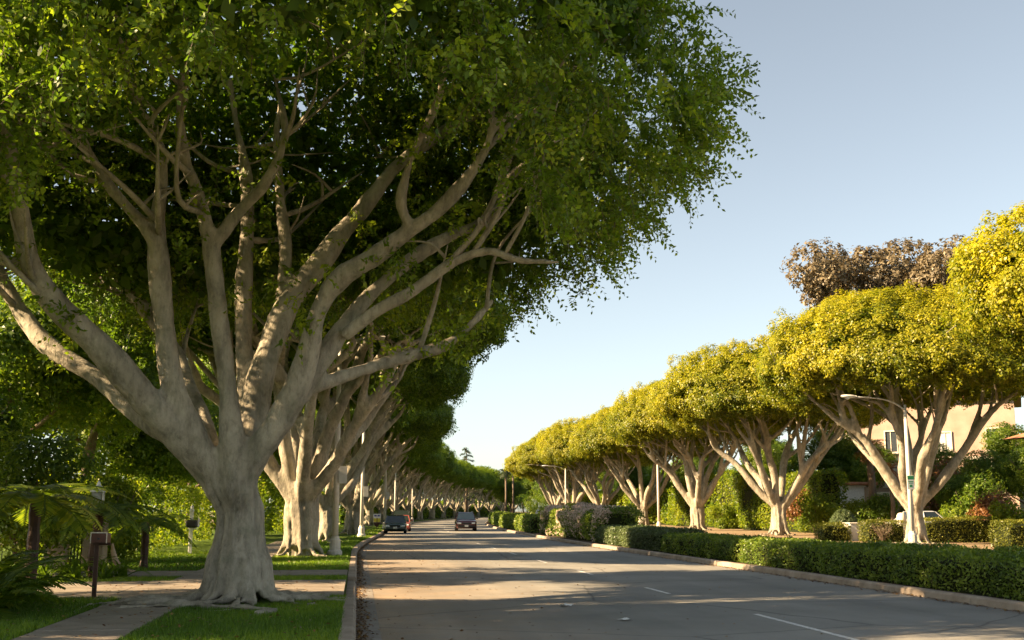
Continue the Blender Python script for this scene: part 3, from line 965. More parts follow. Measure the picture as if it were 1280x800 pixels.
def hero_crown():
    rng = np.random.default_rng(404)

    def pts(n, dr, a, b, phi=-60):
        P, O, sp = crown_points(n, rng, HR_ - dr, HZ, HHT - dr, HHB - dr * 0.8, phi, 77, 0.06)
        return P - O * rng.uniform(a, b, (len(P), 1)), O, sp
    parts, tints, stems = [], [], []
    wsk = waves(909, 9, 1.3)

    def add(P, O, **k):
        # the skirt is higher on the side towards the pavement, where the limbs show
        y = P[:, 1] + TY
        D = P + [TX, TY, 0.12] - CAM
        px = 640 + FPX * (D @ Rv) / (D @ Fv)
        py = 400 - FPX * (D @ Uv) / (D @ Fv)
        lim = np.interp(px, [-200, 0, 60, 180, 420, 560, 640, 720, 800], [330, 300, 190, 85, 70, 90, 160, 330, 900]) + 55 * wsk(P)
        ok = (P[:, 1] > 1.2) | (py < lim)
        P, O = P[ok], O[ok]
        if k.get('tint0') is not None: k['tint0'] = k['tint0'][ok]
        V, F_, t, SV, SF = sprays(P, O, rng, **k)
        parts.append((V, [F_]))
        tints.append(t)
        stems.append((SV, [SF]))
    w = waves(505, 10, 0.8)
    # outer skin of the side that shows
    P, O, sp = pts(2200, 0.0, -0.15, 0.8)
    k = sp < 0.85
    P, O = P[k], O[k]
    ct = np.repeat(rng.uniform(0, 1, len(P)), 8)
    P = np.repeat(P, 8, 0) + rng.normal(size=(len(P) * 8, 3)) * 0.22
    O = unit(np.repeat(O, 8, 0) + rng.normal(size=P.shape) * 0.35)
    keep = (w(P) > -0.85) & (waves(515, 10, 2.2)(P) > -1.0)
    add(P[keep], O[keep], leaves=13, tint0=np.clip(0.15 + 0.65 * ct[keep] + 0.2 * w(P[keep]), 0, 1))
    # loose sprays that stick out of the outline
    P, O, sp = pts(1300, -0.1, -0.3, 0.3)
    k = sp < 0.6
    add(P[k], O[k], leaves=14, ln=(0.4, 0.8), droop=0.30)
    # inner ceiling, seen from below
    P, O, sp = pts(1500, 1.4, -0.3, 1.1, -56)
    P = np.repeat(P, 6, 0) + rng.normal(size=(len(P) * 6, 3)) * 0.27
    O = np.repeat(O, 6, 0)
    Oi = -O * 0.5 + np.array([0, 0, -0.3])
    k2 = waves(506, 10, 1.1)(P) > -0.55
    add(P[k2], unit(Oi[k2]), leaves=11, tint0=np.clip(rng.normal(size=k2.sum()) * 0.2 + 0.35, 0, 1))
    # hanging tufts
    P, O, sp = pts(60, 1.8, -0.5, 1.6, -25)
    cc = np.repeat(P, 14, 0) + rng.normal(size=(len(P) * 14, 3)) * 0.28
    add(cc, unit(rng.normal(size=cc.shape) + [0, 0, -0.4]), leaves=9, ln=(0.25, 0.5), tint0=np.repeat(rng.uniform(0.5, 1, len(P)), 14))
    lp = np.concatenate([spline(rows, 4)[8:] for rows in limb_pts])
    lp = lp[(lp[:, 2] > 4.2) & (lp[:, 2] < 9.5)]
    cc = lp[rng.integers(0, len(lp), 75), :3] + rng.normal(size=(75, 3)) * 0.15
    cc = np.repeat(cc, 9, 0) + rng.normal(size=(675, 3)) * 0.17
    n0 = len(parts)
    V, F_, t, SV, SF = sprays(cc, unit(rng.normal(size=cc.shape) + [0, 0, 0.1]), rng, leaves=8, ln=(0.2, 0.45), tint0=np.repeat(rng.uniform(0.3, 1, 75), 9))
    parts.append((V, [F_]))
    tints.append(t)
    stems.append((SV, [SF]))
    # coarse leaves inside the roof
    P, O, sp = pts(12000, 0.6, 0.0, 0.8, -58)
    D = P + [TX, TY, 0.12] - CAM
    ok = (P[:, 1] > 1.6) | (400 - FPX * (D @ Uv) / (D @ Fv) < 20 + 40 * wsk(P))
    P, O = P[ok], O[ok]
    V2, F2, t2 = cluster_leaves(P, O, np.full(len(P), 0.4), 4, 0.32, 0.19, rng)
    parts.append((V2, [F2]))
    tints.append(t2 * 0.5)  # darker tint puts the crown's inner shade into these leaves
    V, Fs = joinVF(parts)
    SV, SF = joinVF(stems)
    tall = np.concatenate(tints + [np.zeros(len(SV))])
    V3, F3 = np.concatenate([V, SV]), [Fs[0], SF[0] + len(V)]
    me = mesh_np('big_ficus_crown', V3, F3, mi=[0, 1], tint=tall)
    me.materials.append(M_FICUS)
    me.materials.append(M_BARK2)
    return me


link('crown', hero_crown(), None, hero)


# ------------------------------------------------------------------ other trees and shrubs
def blob_crown(name, seed, n, per, L, mat_, rx, rz, zc, lobes=7, ragged=0.5, width=0.55, lobe=(0.42, 0.62)):
    """an uneven crown made of overlapping lobes of leaf clumps"""
    rng = np.random.default_rng(seed)
    Cs, Os = [], []
    for k in range(lobes):
        a = rng.uniform(0, 6.28)
        q = rng.uniform(0.15, 0.62 if lobe[0] > 0.4 else 0.8) * rx
        c = np.array([q * math.cos(a), q * math.sin(a), zc + rng.uniform(-0.55, 0.6) * rz])
        r = rng.uniform(*lobe) * min(rx, rz)
        d = unit(rng.normal(size=(n // lobes, 3)))
        Cs.append(c + d * r * np.array([1.1, 1.1, 0.85]) * (1 - ragged * rng.uniform(0, 1, (len(d), 1)) ** 2))
        Os.append(d)
    P, O = np.concatenate(Cs), np.concatenate(Os)
    tn = np.clip(0.45 + 0.25 * waves(seed, 9, 1.2)(P) + rng.normal(size=len(P)) * 0.2, 0, 1)
    V, F_, t = cluster_leaves(P, O, rng.uniform(0.2, 0.5, len(P)), per, L, L * width, rng, tint0=tn)
    me = mesh_np(name, V, [F_], tint=t)
    me.materials.append(mat_)
    return me


def plain_trunk(name, seed, h, r, spread, mat_, nb=7, lean=0.0):
    rng = np.random.default_rng(seed)
    m = MB()
    top = np.array([lean + rng.normal() * 0.3, rng.normal() * 0.3, h * 0.72])
    p = spline([(0, 0, -0.15, r * 1.5), (0.03, 0, 0.4, r * 1.05), (*(top * 0.5 + rng.normal(size=3) * 0.1), r * 0.8), (*top, r * 0.35)], 4)
    m.tube(p[:, :3], p[:, 3], 9)
    for k in range(nb):
        s = p[rng.integers(len(p) // 3, len(p) - 1)]
        a = rng.uniform(0, 6.28)
        e = s[:3] + np.array([math.cos(a) * spread * rng.uniform(.4, .9), math.sin(a) * spread * rng.uniform(.4, .9), h * rng.uniform(0.12, 0.34)])
        q = spline([(*s[:3], s[3] * 0.6), (*((s[:3] + e) / 2 + rng.normal(size=3) * 0.2), s[3] * 0.4), (*e, 0.025)], 4)
        m.tube(q[:, :3], q[:, 3], 6)
    me = m.mesh(name, True)
    me.materials.append(mat_)
    return me


GT_W = [plain_trunk('garden_trunk', 3, 10, 0.2, 3.2, M_BARK2), plain_trunk('garden_trunk', 4, 10, 0.17, 3.0, M_BARK2, lean=0.8)]
GT_C = [blob_crown('garden_crown', 31, 1300, 34, 0.19, M_GARDEN, 3.6, 4.2, 6.4, 9), blob_crown('garden_crown', 32, 1300, 34, 0.19, M_GARDEN, 3.6, 4.2, 6.2, 9)]


def garden_tree(v, x, y, s, rz, label, group, sz=1.0):
    e = empty('garden_tree', (x, y, 0.1), rz, label, 'tree', group)
    e.scale = (s, s, s * sz)
    link('trunk', GT_W[v], None, e)
    link('crown', GT_C[v], None, e)
    return e


gl = 'garden trees behind the sidewalk'
gtl = 'tall dark leafy garden tree growing behind the sidewalk and front hedges'
for k, (x, y, s, lab) in enumerate([
        (-12.5, 18.6, 0.85, 'unseen garden tree added by the driveway to shade the largest ficus trunk'),  # off-frame tree added to keep the sun off the big trunk
        (-13.0, 28.8, 1.32, gtl), (-12.5, 45.0, 1.15, 'slim garden tree rising behind the white post mailbox'),
        (-13.0, 37.6, 0.74, gtl), (-13.0, 54.3, 1.25, gtl), (-12.0, 64.8, 1.2, gtl), (-13.0, 15.5, 1.15, gtl), (-12.5, 76.0, 1.2, gtl), (-12.5, 87.5, 1.15, gtl),  # smallest tree here is added to narrow the sun gap on the road
        (-12.0, 99.0, 1.15, gtl), (-9.5, 112.0, 1.2, gtl), (-8.0, 128.0, 1.2, gtl), (-5.0, 150.0, 1.2, gtl), (-1.0, 178.0, 1.3, gtl), (4.0, 210.0, 1.3, gtl), (12, 250, 1.4, gtl), (24, 300, 1.5, gtl), (38, 350, 1.5, gtl)]):
    garden_tree(k % 2, x, y, s, k * 1.9, lab, gl)
gr = 'trees of the gardens beyond the far parkway'
grl = 'leafy background tree in the gardens behind the far parkway trees'
for k, (x, y, s) in enumerate([(42, 92, 1.0), (38, 104, 0.9), (44, 116, 1.1), (38, 128, 0.9), (43, 142, 1.1), (40, 158, 1.0), (45, 174, 1.1), (42, 190, 1.0), (50, 205, 1.2),
                               (56, 235, 1.3), (66, 262, 1.3), (78, 300, 1.5), (90, 340, 1.6), (62, 80, 1.2), (52, 60, 1.0), (41.5, 76, 0.7), (46.5, 73, 0.85), (39.8, 69.5, 0.6), (43.2, 68.0, 0.72), (44.0, 62.5, 0.7)] +
                              [tuple(float(v) for v in W(px, 630, Y)[:2]) + (1.5,) for px, Y in ((560, 390), (585, 420), (612, 330), (640, 310), (662, 330), (690, 300), (655, 420), (625, 440), (700, 260), (720, 300))]):
    garden_tree(k % 2, x, y, s, k * 2.3 + 1, grl, gr, 0.9)

# tall brown tree
bt = W(1105, 356, 100)
e = empty('brown_tree', (bt[0], bt[1], 0.1), 0.4, 'tall brown-leaved tree towering behind the ficus row', 'tree')
link('trunk', plain_trunk('brown_trunk', 8, 26, 0.55, 6.0, M_BARK2, nb=16), None, e)
link('crown', blob_crown('brown_crown', 92, 3900, 14, 0.36, M_BROWN, 11.0, 6.8, bt[2] - 1.6, 30, 0.45, 0.6, lobe=(0.26, 0.44)), None, e)

# far conifer and palms
cp = W(583, 600, 275)
e = empty('conifer', (cp[0], cp[1], 0), 0, 'dark open-branched conifer rising over the distant avenue trees', 'tree')
m = MB()
m.tube([(0, 0, -.1), (0.1, 0, 9), (0, 0, 17.2)], [0.4, 0.25, 0.04], 8).build('trunk', M_BARK2, e, smooth=True)
rng = np.random.default_rng(9)
Cc, Oc = [], []
for k in range(34):
    z = 4 + 12.8 * k / 33
    a = k * 2.4
    r = 4.2 * (1 - (z - 3) / 15.5) + 0.6
    for t in np.linspace(0.25, 1, 7):
        Cc.append((r * t * math.cos(a), r * t * math.sin(a), z + 0.25 * t - 0.5 * t * t))
        Oc.append((math.cos(a) * 0.3, math.sin(a) * 0.3, 0.9))
V, F_, t_ = cluster_leaves(np.array(Cc), unit(np.array(Oc)), np.full(len(Cc), 0.5), 16, 0.4, 0.14, rng, flat=0.35)
link('crown', mesh_np('conifer_crown', V, [F_], tint=t_), M_DARKLEAF, e)


def frond_mesh(name, L, pairs, pl, arch, mat_, wid=0.2, rise=0.5, seed=0, stem=0.012):
    """a feathered frond along +x: midrib and two rows of leaflets"""
    rng = np.random.default_rng(seed)
    t = np.linspace(0.06, 1, pairs)
    X = L * (t * 0.96)
    Z = rise * L * t - arch * L * t * t
    pos = np.stack([X, 0 * X, Z], -1)
    tang = unit(np.gradient(pos, axis=0))
    env = np.sin(np.pi * np.clip(t * 0.92 + 0.10, 0, 1)) ** 0.7
    Vs, Ts = [], []
    P, D, N, LL = [], [], [], []
    for sgn in (-1, 1):
        D.append(unit(tang * 0.55 + np.array([0, sgn, 0]) + np.array([0, 0, -0.25]) + rng.normal(size=pos.shape) * 0.07))
        P.append(pos)
        N.append(np.cross(tang, [0, 1, 0]) * -1 + [0, 0, 0.2])
        LL.append(pl * env * rng.uniform(0.85, 1.1, pairs))
    P, D, N, LL = map(np.concatenate, (P, D, N, LL))
    V, F_ = leaf_quads(P, D, N, LL, LL * wid, 0.1)
    tt, q, tr = tube(spline(np.column_stack([pos, 0 * X])[::max(1, pairs // 6)], 2)[:, :3], np.full(len(spline(np.column_stack([pos, 0 * X])[::max(1, pairs // 6)], 2)), stem), 4)
    Va, Fa = joinVF([(V, [F_, np.zeros((0, 3), int)]), (tt, [q, tr])])
    me = mesh_np(name, Va, Fa, tint=np.concatenate([np.repeat(rng.uniform(0.2, 0.9, len(P)), 4), np.full(len(tt), 0.3)]))
    me.materials.append(mat_)
    return me


FR_TREE = frond_mesh('fern_frond', 2.0, 34, 0.42, 0.62, M_FERN, 0.22, 0.55, 1)
FR_LOW = frond_mesh('fern_frond_low', 1.15, 26, 0.24, 0.75, M_FERN, 0.26, 0.75, 2, 0.008)
FR_PALM = frond_mesh('palm_frond', 2.6, 26, 0.75, 0.7, M_DARKLEAF, 0.12, 0.5, 3, 0.03)
FR_RUST = frond_mesh('rust_frond', 2.0, 24, 0.55, 0.75, M_RUST, 0.14, 0.5, 4, 0.02)


def fronds(par, me, n, z, s0=0.85, s1=1.15, tilt=(-0.15, 0.5), seed=0):
    rng = np.random.default_rng(seed)
    for k in range(n):
        s = rng.uniform(s0, s1)
        link('frond', me, None, par, (0, 0, z), (rng.normal() * 0.12, rng.uniform(*tilt), 2.399 * k + rng.normal() * 0.15), (s, s, s))


def palm(px, py, Y, label, me, r=0.2, n=20, s=1.0, trunk=M_BARK2, group=None):
    p = W(px, py, Y)
    e = empty('palm_tree', (p[0], p[1], 0.05), 0, label, 'palm', group)
    MB().tube([(0, 0, -.1), (0.1, 0, p[2] * 0.5), (0, 0, p[2])], [r * 1.25, r, r * 0.9], 9).build('trunk', trunk, e, smooth=True)
    fronds(e, me, n, p[2], 0.8 * s, 1.15 * s, (-0.6, 0.9), int(px))
    return e


palm(632, 590, 255, 'distant fan-headed palm with a bare trunk above the avenue', FR_PALM, 0.22, 26, 0.9)
palm(641, 582, 275, 'taller distant palm half hidden behind the yellow-green ficus crown', FR_PALM, 0.22, 26, 0.9)
palm(1112, 588, 70, 'small palm with rust-coloured fronds before the peach house', FR_RUST, 0.14, 14, 0.75)
palm(1086, 560, 73, 'stout bare palm trunk with drying fronds beside the peach house', FR_RUST, 0.26, 14, 0.8)


def tree_fern(p, h, label, n=15, s=1.0, seed=0):
    e = empty('tree_fern', p, seed, label, 'fern', 'tree ferns by the driveway')
    m = MB()
    pt = [(0.05 * math.sin(z * 3), 0, z) for z in np.linspace(-0.1, h, 9)]
    m.tube(pt, [0.10 + 0.018 * (i % 2) for i in range(9)], 9).build('trunk', M_BROWNWOOD, e)
    fronds(e, FR_TREE, n, h, 0.85 * s, 1.1 * s, (-0.25, 0.45), seed)
    return e


p = W(118, 700, 28.6)
tree_fern((p[0], p[1], 0.12), 1.55, 'tree fern arching wide sunlit fronds over the gate pillar', 16, 1.0, 3)
p = W(40, 700, 22.5)
tree_fern((p[0], p[1], 0.12), 1.75, 'tree fern drooping yellow-lit fronds above the strap-leaved plants', 16, 0.95, 5)
p = W(180, 700, 33.5)
tree_fern((p[0], p[1], 0.12), 1.25, 'smaller tree fern hanging low fronds before the bright hedge', 14, 0.85, 8)
for k, (px, Y, lab) in enumerate([(8, 18.2, 'ground fern with pale arching fronds at the lawn edge, closest to the sidewalk'),
                                  (-18, 19.3, 'ground fern tucked behind the pale fern at the lawn edge'),
                                  (22, 20.3, 'ground fern between the lawn and the driveway')]):
    p = W(px, 760, Y)
    e = empty('ground_fern', (p[0] - 0.25, p[1], 0.12), k, lab, 'fern', 'ground ferns at the lawn edge')
    fronds(e, FR_LOW, 22, 0.06, 0.8, 1.25, (-0.75, 0.3), 20 + k)
    e.scale = (1.25, 1.25, 1.25)

# strap-leaved plants
sv, sf = [], []
for i, t in enumerate(np.linspace(0, 1, 7)):
    w_ = 0.028 * (1 - t ** 2.5) + 0.003
    x, z = 0.62 * t, 0.72 * t - 0.62 * t * t
    sv += [(x, -w_, z + 0.008), (x, 0, z), (x, w_, z + 0.008)]
    if i:
        b = 3 * i
        sf += [(b - 3, b, b + 1, b - 2), (b - 2, b + 1, b + 2, b - 1)]
STRAP = mesh_np('strap_leaf', sv, [sf], tint=np.full(len(sv), 0.5))
STRAP.materials.append(M_GARDEN)
for k in range(6):
    p = G(48 + 19 * k, 733 - 2 * (k % 2))
    e = empty('strap_leaf_plant', (p[0], p[1] + 0.5 + 0.3 * (k % 2), 0.12), k, 'clump of arching dark strap leaves along the driveway edge', 'plant', 'strap-leaved plants along the driveway')
    for j in range(26):
        s = random.uniform(0.75, 1.25)
        link('leaf', STRAP, None, e, (random.uniform(-.1, .1), random.uniform(-.1, .1), 0), (random.uniform(-.25, .25), random.uniform(-0.75, 0.25), 2.399 * j), (s, s, s))


def hedge(name, x0, x1, y0, y1, h, mat_, label, group=None, fx=None, L=0.06, dens=420, seed=0, z0=0.1, lump=0.06, cat='hedge', flowers=0.0, rag=0.05, loose=0.0, core=True):
    """clipped hedge: a dark stem core and a skin of leaves on all sides"""
    rng = np.random.default_rng(seed + 1000)
    fx = fx or (lambda y: np.asarray(y, float) * 0)
    yc = (y0 + y1) / 2
    base = (float(fx(yc)) + (x0 + x1) / 2, yc, z0)
    e = empty(name, base, 0, label, cat, group)
    w, ln = x1 - x0, y1 - y0
    areas = np.array([w * ln, h * ln, h * ln, w * h, w * h])
    cnt = rng.multinomial(int(dens * areas.sum()), areas / areas.sum())
    P, O = [], []
    for k, c in enumerate(cnt):
        u, v = rng.uniform(0, 1, c), rng.uniform(0, 1, c)
        if k == 0: q, o = np.stack([x0 + u * w, y0 + v * ln, np.full(c, h)], -1), (0, 0, 1)
        elif k == 1: q, o = np.stack([np.full(c, x0), y0 + v * ln, u * h], -1), (-1, 0, 0)
        elif k == 2: q, o = np.stack([np.full(c, x1), y0 + v * ln, u * h], -1), (1, 0, 0)
        elif k == 3: q, o = np.stack([x0 + u * w, np.full(c, y0), v * h], -1), (0, -1, 0)
        else: q, o = np.stack([x0 + u * w, np.full(c, y1), v * h], -1), (0, 1, 0)
        P.append(q)
        O.append(np.broadcast_to(np.array(o, float), q.shape))
    P, O = np.concatenate(P), np.concatenate(O)
    wv = waves(seed, 10, 3.2 / max(0.5, min(w, h)))
    mid = np.array([(x0 + x1) / 2, 0, h * 0.5])
    tocen = (P - mid) * [1, 0, 1]
    corner = np.maximum(0, np.abs(tocen[:, 0]) / (w / 2) + np.abs(tocen[:, 2]) / (h / 2) - 1.5)
    P = P + O * (lump * wv(P)[:, None] - rng.exponential(rag, (len(P), 1))) - unit(tocen) * (corner * 0.22 * min(w, h))[:, None]
    if loose: P = P + np.array([0, 0, 1.0]) * (O[:, 2:3] > 0.5) * rng.exponential(loose, (len(P), 1))
    N = unit(O + rng.normal(size=P.shape) * 0.6 + [0, 0, 0.25])
    D = unit(np.cross(N, rng.normal(size=P.shape)) + O * 0.5)
    s = rng.uniform(0.65, 1.3, len(P))
    P[:, 0] += fx(P[:, 1])
    V, F_ = leaf_quads(P - base + [0, 0, z0], D, N, L * s, L * 0.58 * s)
    t = np.clip(0.45 + 0.22 * wv(P * 0.7) + rng.normal(size=len(P)) * 0.22, 0, 1)
    link('foliage', mesh_np('hedge_foliage', V, [F_], tint=np.repeat(t, 4)), mat_, e)
    if flowers:
        k = (rng.uniform(0, 1, len(P)) < flowers * (0.15 + np.clip(P[:, 2] / h, 0, 1.2) ** 3)) & (waves(seed + 4, 9, 1.6)(P) > -0.2)
        Pf = P[k] + O[k] * 0.05
        V, F_, t2 = cluster_leaves(Pf - base + [0, 0, z0], O[k], np.full(k.sum(), 0.07), 6, 0.07, 0.06, rng)
        link('flower_clusters', mesh_np('hedge_flowers', V, [F_], tint=t2), M_FLOWER, e)
    if not core: return e
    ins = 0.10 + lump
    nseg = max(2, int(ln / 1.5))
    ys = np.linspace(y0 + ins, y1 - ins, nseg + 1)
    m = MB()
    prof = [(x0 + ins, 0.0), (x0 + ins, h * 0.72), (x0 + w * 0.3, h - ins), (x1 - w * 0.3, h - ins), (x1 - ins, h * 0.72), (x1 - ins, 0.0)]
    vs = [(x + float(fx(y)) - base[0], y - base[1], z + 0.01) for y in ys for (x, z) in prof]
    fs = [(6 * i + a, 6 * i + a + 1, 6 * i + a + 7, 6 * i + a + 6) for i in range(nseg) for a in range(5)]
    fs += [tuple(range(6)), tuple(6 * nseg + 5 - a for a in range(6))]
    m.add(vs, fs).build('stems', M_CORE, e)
    return e


GM = 'hedges along the median kerb'
hedge('hedge', 11.75, 13.9, 9.0, 28.2, 0.74, M_HEDGE, 'loose dark green hedge on the median, nearest the lane dash with longest paint', GM, off, 0.075, 560, 1, loose=0.02, lump=0.06)
hedge('hedge', 11.8, 13.8, 28.6, 43.5, 0.72, M_HEDGE, 'low clipped dark green median hedge between the loose and the greyish hedges', GM, off, 0.08, 420, 2, lump=0.05)
hedge('hedge', 11.85, 14.0, 44.2, 56.5, 0.86, M_HEDGE2, 'low greyish-green flat-topped median hedge beside the pink oleanders', GM, off, 0.09, 330, 3, lump=0.05)
hedge('oleander_hedge', 12.1, 14.3, 51.0 + 5.5, 80.0, 1.75, M_HEDGE, 'tall median hedge covered with pale pink flowers', GM, off, 0.12, 190, 4, lump=0.2, flowers=0.75, rag=0.1)
hedge('hedge', 11.9, 13.9, 83.5, 128.0, 1.3, M_HEDGE, 'long square-clipped median hedge beyond the pink flowering hedge', GM, off, 0.15, 80, 5, lump=0.06)
hedge('hedge', 11.9, 13.9, 131.0, 175.0, 1.45, M_HEDGE, 'last median hedge with pale blossom on top, beside the oncoming maroon car', GM, off, 0.16, 70, 6, lump=0.1, flowers=0.12)

GP = 'clipped hedges on the far parkway'
hedge('hedge', 27.0, 31.5, 44.4, 46.0, 1.22, M_HEDGEY, 'square-clipped yellow-green hedge ending in bare dry soil, in front of the cream house', GP, None, 0.085, 300, 11)
hedge('hedge', 28.9, 34.5, 55.0, 56.4, 1.28, M_HEDGEY, 'long clipped hedge running behind the pale ficus in front of the silver car', GP, None, 0.085, 300, 12)
hedge('hedge', 26.2, 28.4, 56.0, 57.3, 1.12, M_HEDGEY, 'short clipped hedge with a bare brown patch beside the pale ficus trunk', GP, None, 0.085, 300, 13)
hedge('hedge', 24.9, 26.5, 58.6, 59.9, 0.95, M_HEDGEY, 'small clipped hedge butting against the low white wall', GP, None, 0.085, 300, 14)
hedge('tall_hedge', 33.0, 35.0, 78.0, 96.0, 4.6, M_BRIGHT, 'tall ivy-covered hedge behind the ficus with spreading roots', 'tall hedges behind the far parkway', None, 0.19, 80, 15, lump=0.25, rag=0.12)
hedge('tall_hedge', 34.0, 36.0, 98.0, 121.0, 5.2, M_BRIGHT, 'tall yellow-green hedge behind the twin-stemmed ficus', 'tall hedges behind the far parkway', None, 0.22, 60, 16, lump=0.3, rag=0.12)
hedge('tall_hedge', 35.0, 37.0, 123.0, 185.0, 4.2, M_BRIGHT, 'long tall hedge closing the gardens behind the far ficus row', 'tall hedges behind the far parkway', None, 0.32, 26, 17, lump=0.3, rag=0.15)
hedge('tall_hedge', -9.6, -7.6, 34.0, 62.0, 2.7, M_BRIGHT, 'tall bright yellow-green hedge behind the lawn with the white mailbox', 'tall hedges behind the left lawn', None, 0.15, 100, 18, lump=0.3, rag=0.25, core=False)
hedge('tall_hedge', -9.0, -7.0, 64.0, 130.0, 3.4, M_BRIGHT, 'long garden hedge running behind the avenue trunks past the lamp posts', 'tall hedges behind the left lawn', lk, 0.26, 34, 19, lump=0.3, rag=0.15, core=False)

hedge('tall_hedge', -7.5, -5.5, 134.0, 380.0, 3.6, M_GARDEN, 'long dark hedge closing the gardens behind the distant avenue', 'tall hedges behind the left lawn', lk, 0.55, 8, 20, lump=0.35, rag=0.2)
hedge('tall_hedge', 26.0, 28.0, 190.0, 380.0, 4.2, M_GARDEN, 'distant dark hedge where the avenue bends out of sight', 'tall hedges behind the far parkway', off, 0.55, 8, 21, lump=0.35, rag=0.2)


def bush(px, Y, r, h, mat_, label, seed, L=0.1, n=260, per=26, dome=False, z=0.1, group=None):
    p = W(px, 660, Y)
    e = empty('bush', (p[0], p[1], z), 0, label, 'bush', group)
    rng = np.random.default_rng(seed)
    if dome:
        d = unit(rng.normal(size=(n, 3)))
        d[:, 2] = np.abs(d[:, 2])
        P = d * [r, r, h]
        V, F_, t = cluster_leaves(P * 0.96, d, np.full(n, 0.12), per, L, L * 0.6, rng)
        me = mesh_np('bush_foliage', V, [F_], tint=t)
        me.materials.append(mat_)
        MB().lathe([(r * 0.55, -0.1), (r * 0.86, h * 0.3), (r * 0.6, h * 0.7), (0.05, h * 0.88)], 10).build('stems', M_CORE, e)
    else:
        me = blob_crown('bush_foliage', seed, n, per, L, mat_, r, h * 0.55, h * 0.5, 7, 0.4, 0.5)
        m = MB()
        for k in range(6):
            a = k * 1.05
            m.tube([(0.05 * math.cos(a), 0.05 * math.sin(a), -0.1), (0.5 * r * math.cos(a), 0.5 * r * math.sin(a), h * 0.7)], [0.04, 0.015], 5)
        m.build('stems', M_BARK2, e)
    link('foliage', me, None, e)
    return e


bush(1055, 62.5, 0.95, 1.75, M_HEDGE2, 'dome-clipped grey-green bush above the low white wall', 41, 0.07, 420, 26, True)
bush(1199, 66, 0.8, 1.9, M_HEDGE, 'rounded clipped bush beside the silver car', 42, 0.08, 380, 24, True)
for k, (px, Y, r, h, m_, lab) in enumerate([
        (1108, 72, 2.6, 3.0, M_GARDEN, 'dark green mound of shrubs below the peach house'),
        (1085, 76, 2.2, 2.6, M_BRIGHT, 'bright shrub at the foot of the peach house wall'),
        (1022, 74, 2.0, 3.0, M_GARDEN, 'dark shrub next to the white garage'),
        (1183, 74, 2.3, 5.2, M_RUST, 'brownish drooping shrub against the peach house'),
        (1222, 66, 2.6, 4.0, M_GARDEN, 'tall dark green shrub with reddish leaf tips behind the silver car'),
        (1245, 60, 1.8, 2.6, M_RUST, 'reddish-leaved shrub behind the clipped hedge'),
        (1268, 54, 1.3, 2.4, M_BRIGHT, 'fresh green shrub in front of the cream house'),
        (1008, 82, 1.8, 3.4, M_RUST, 'orange-leaved shrub between the garage and the tall ivy hedge'),
        (1150, 80, 2.4, 3.0, M_GARDEN, 'green shrub under the windows of the peach house'),
        (672, 215, 3.2, 5.5, M_GARDEN, 'dark green thicket closing the view past the last median hedge'),
        (688, 235, 3.4, 6.0, M_GARDEN, 'dark thicket behind the farthest parkway ficus trunks'),
        (656, 250, 3.4, 6.0, M_GARDEN, 'distant dark thicket beyond the end of the median'),
        (905, 100, 1.5, 2.0, M_BRIGHT, 'low bright shrub at the base of the tall yellow-green hedge')]):
    bush(px, Y, r, h, m_, lab, 60 + k, 0.19, 260, 20)
for k, (x, y, r, h, m_, lab) in enumerate([
        (-8.4, 30.5, 1.5, 3.4, M_GARDEN, 'dark shrub crowding the stone gate pillars'),
        (-11.0, 20.8, 2.2, 5.5, M_GARDEN, 'large dark shrub beside the driveway, behind the ground ferns'),
        (-8.2, 17.6, 1.7, 4.2, M_GARDEN, 'dark shrub rising above the ground ferns'),
        (-11.0, 31.5, 1.8, 4.4, M_BRIGHT, 'tall sunlit yellow-green shrub behind the gate lantern'),
        (-7.6, 36.5, 1.4, 3.0, M_BRIGHT, 'sunlit shrub in front of the tall bright hedge')]):
    e = bush(0, 30, r, h, m_, lab, 90 + k, 0.145, 480, 22)
    e.location = (x, y, 0.1)

# dry patch on the clipped hedge, twiggy
pb = W(1103, 668, 55.4)
e = empty('dead_shrub', (pb[0], pb[1], 0.12), 0, 'bare brown twiggy shrub in front of the short clipped hedge', 'shrub')
m = MB()
rng = np.random.default_rng(2)
for k in range(40):
    a = rng.uniform(0, 6.28)
    m.tube([(0, 0, -.05), (0.22 * math.cos(a), 0.22 * math.sin(a), 0.4), (0.5 * math.cos(a + .4), 0.5 * math.sin(a + .4), rng.uniform(0.6, 1.0))], [0.014, 0.01, 0.005], 4)
m.build('twigs', M_BARK2, e)
V, F_, t_ = cluster_leaves(rng.normal(size=(60, 3)) * [0.28, 0.2, 0.2] + [0, 0, 0.62], unit(rng.normal(size=(60, 3))), np.full(60, 0.1), 8, 0.06, 0.03, rng)
link('dry_leaves', mesh_np('dry_leaves', V, [F_], tint=t_), M_BROWN, e)


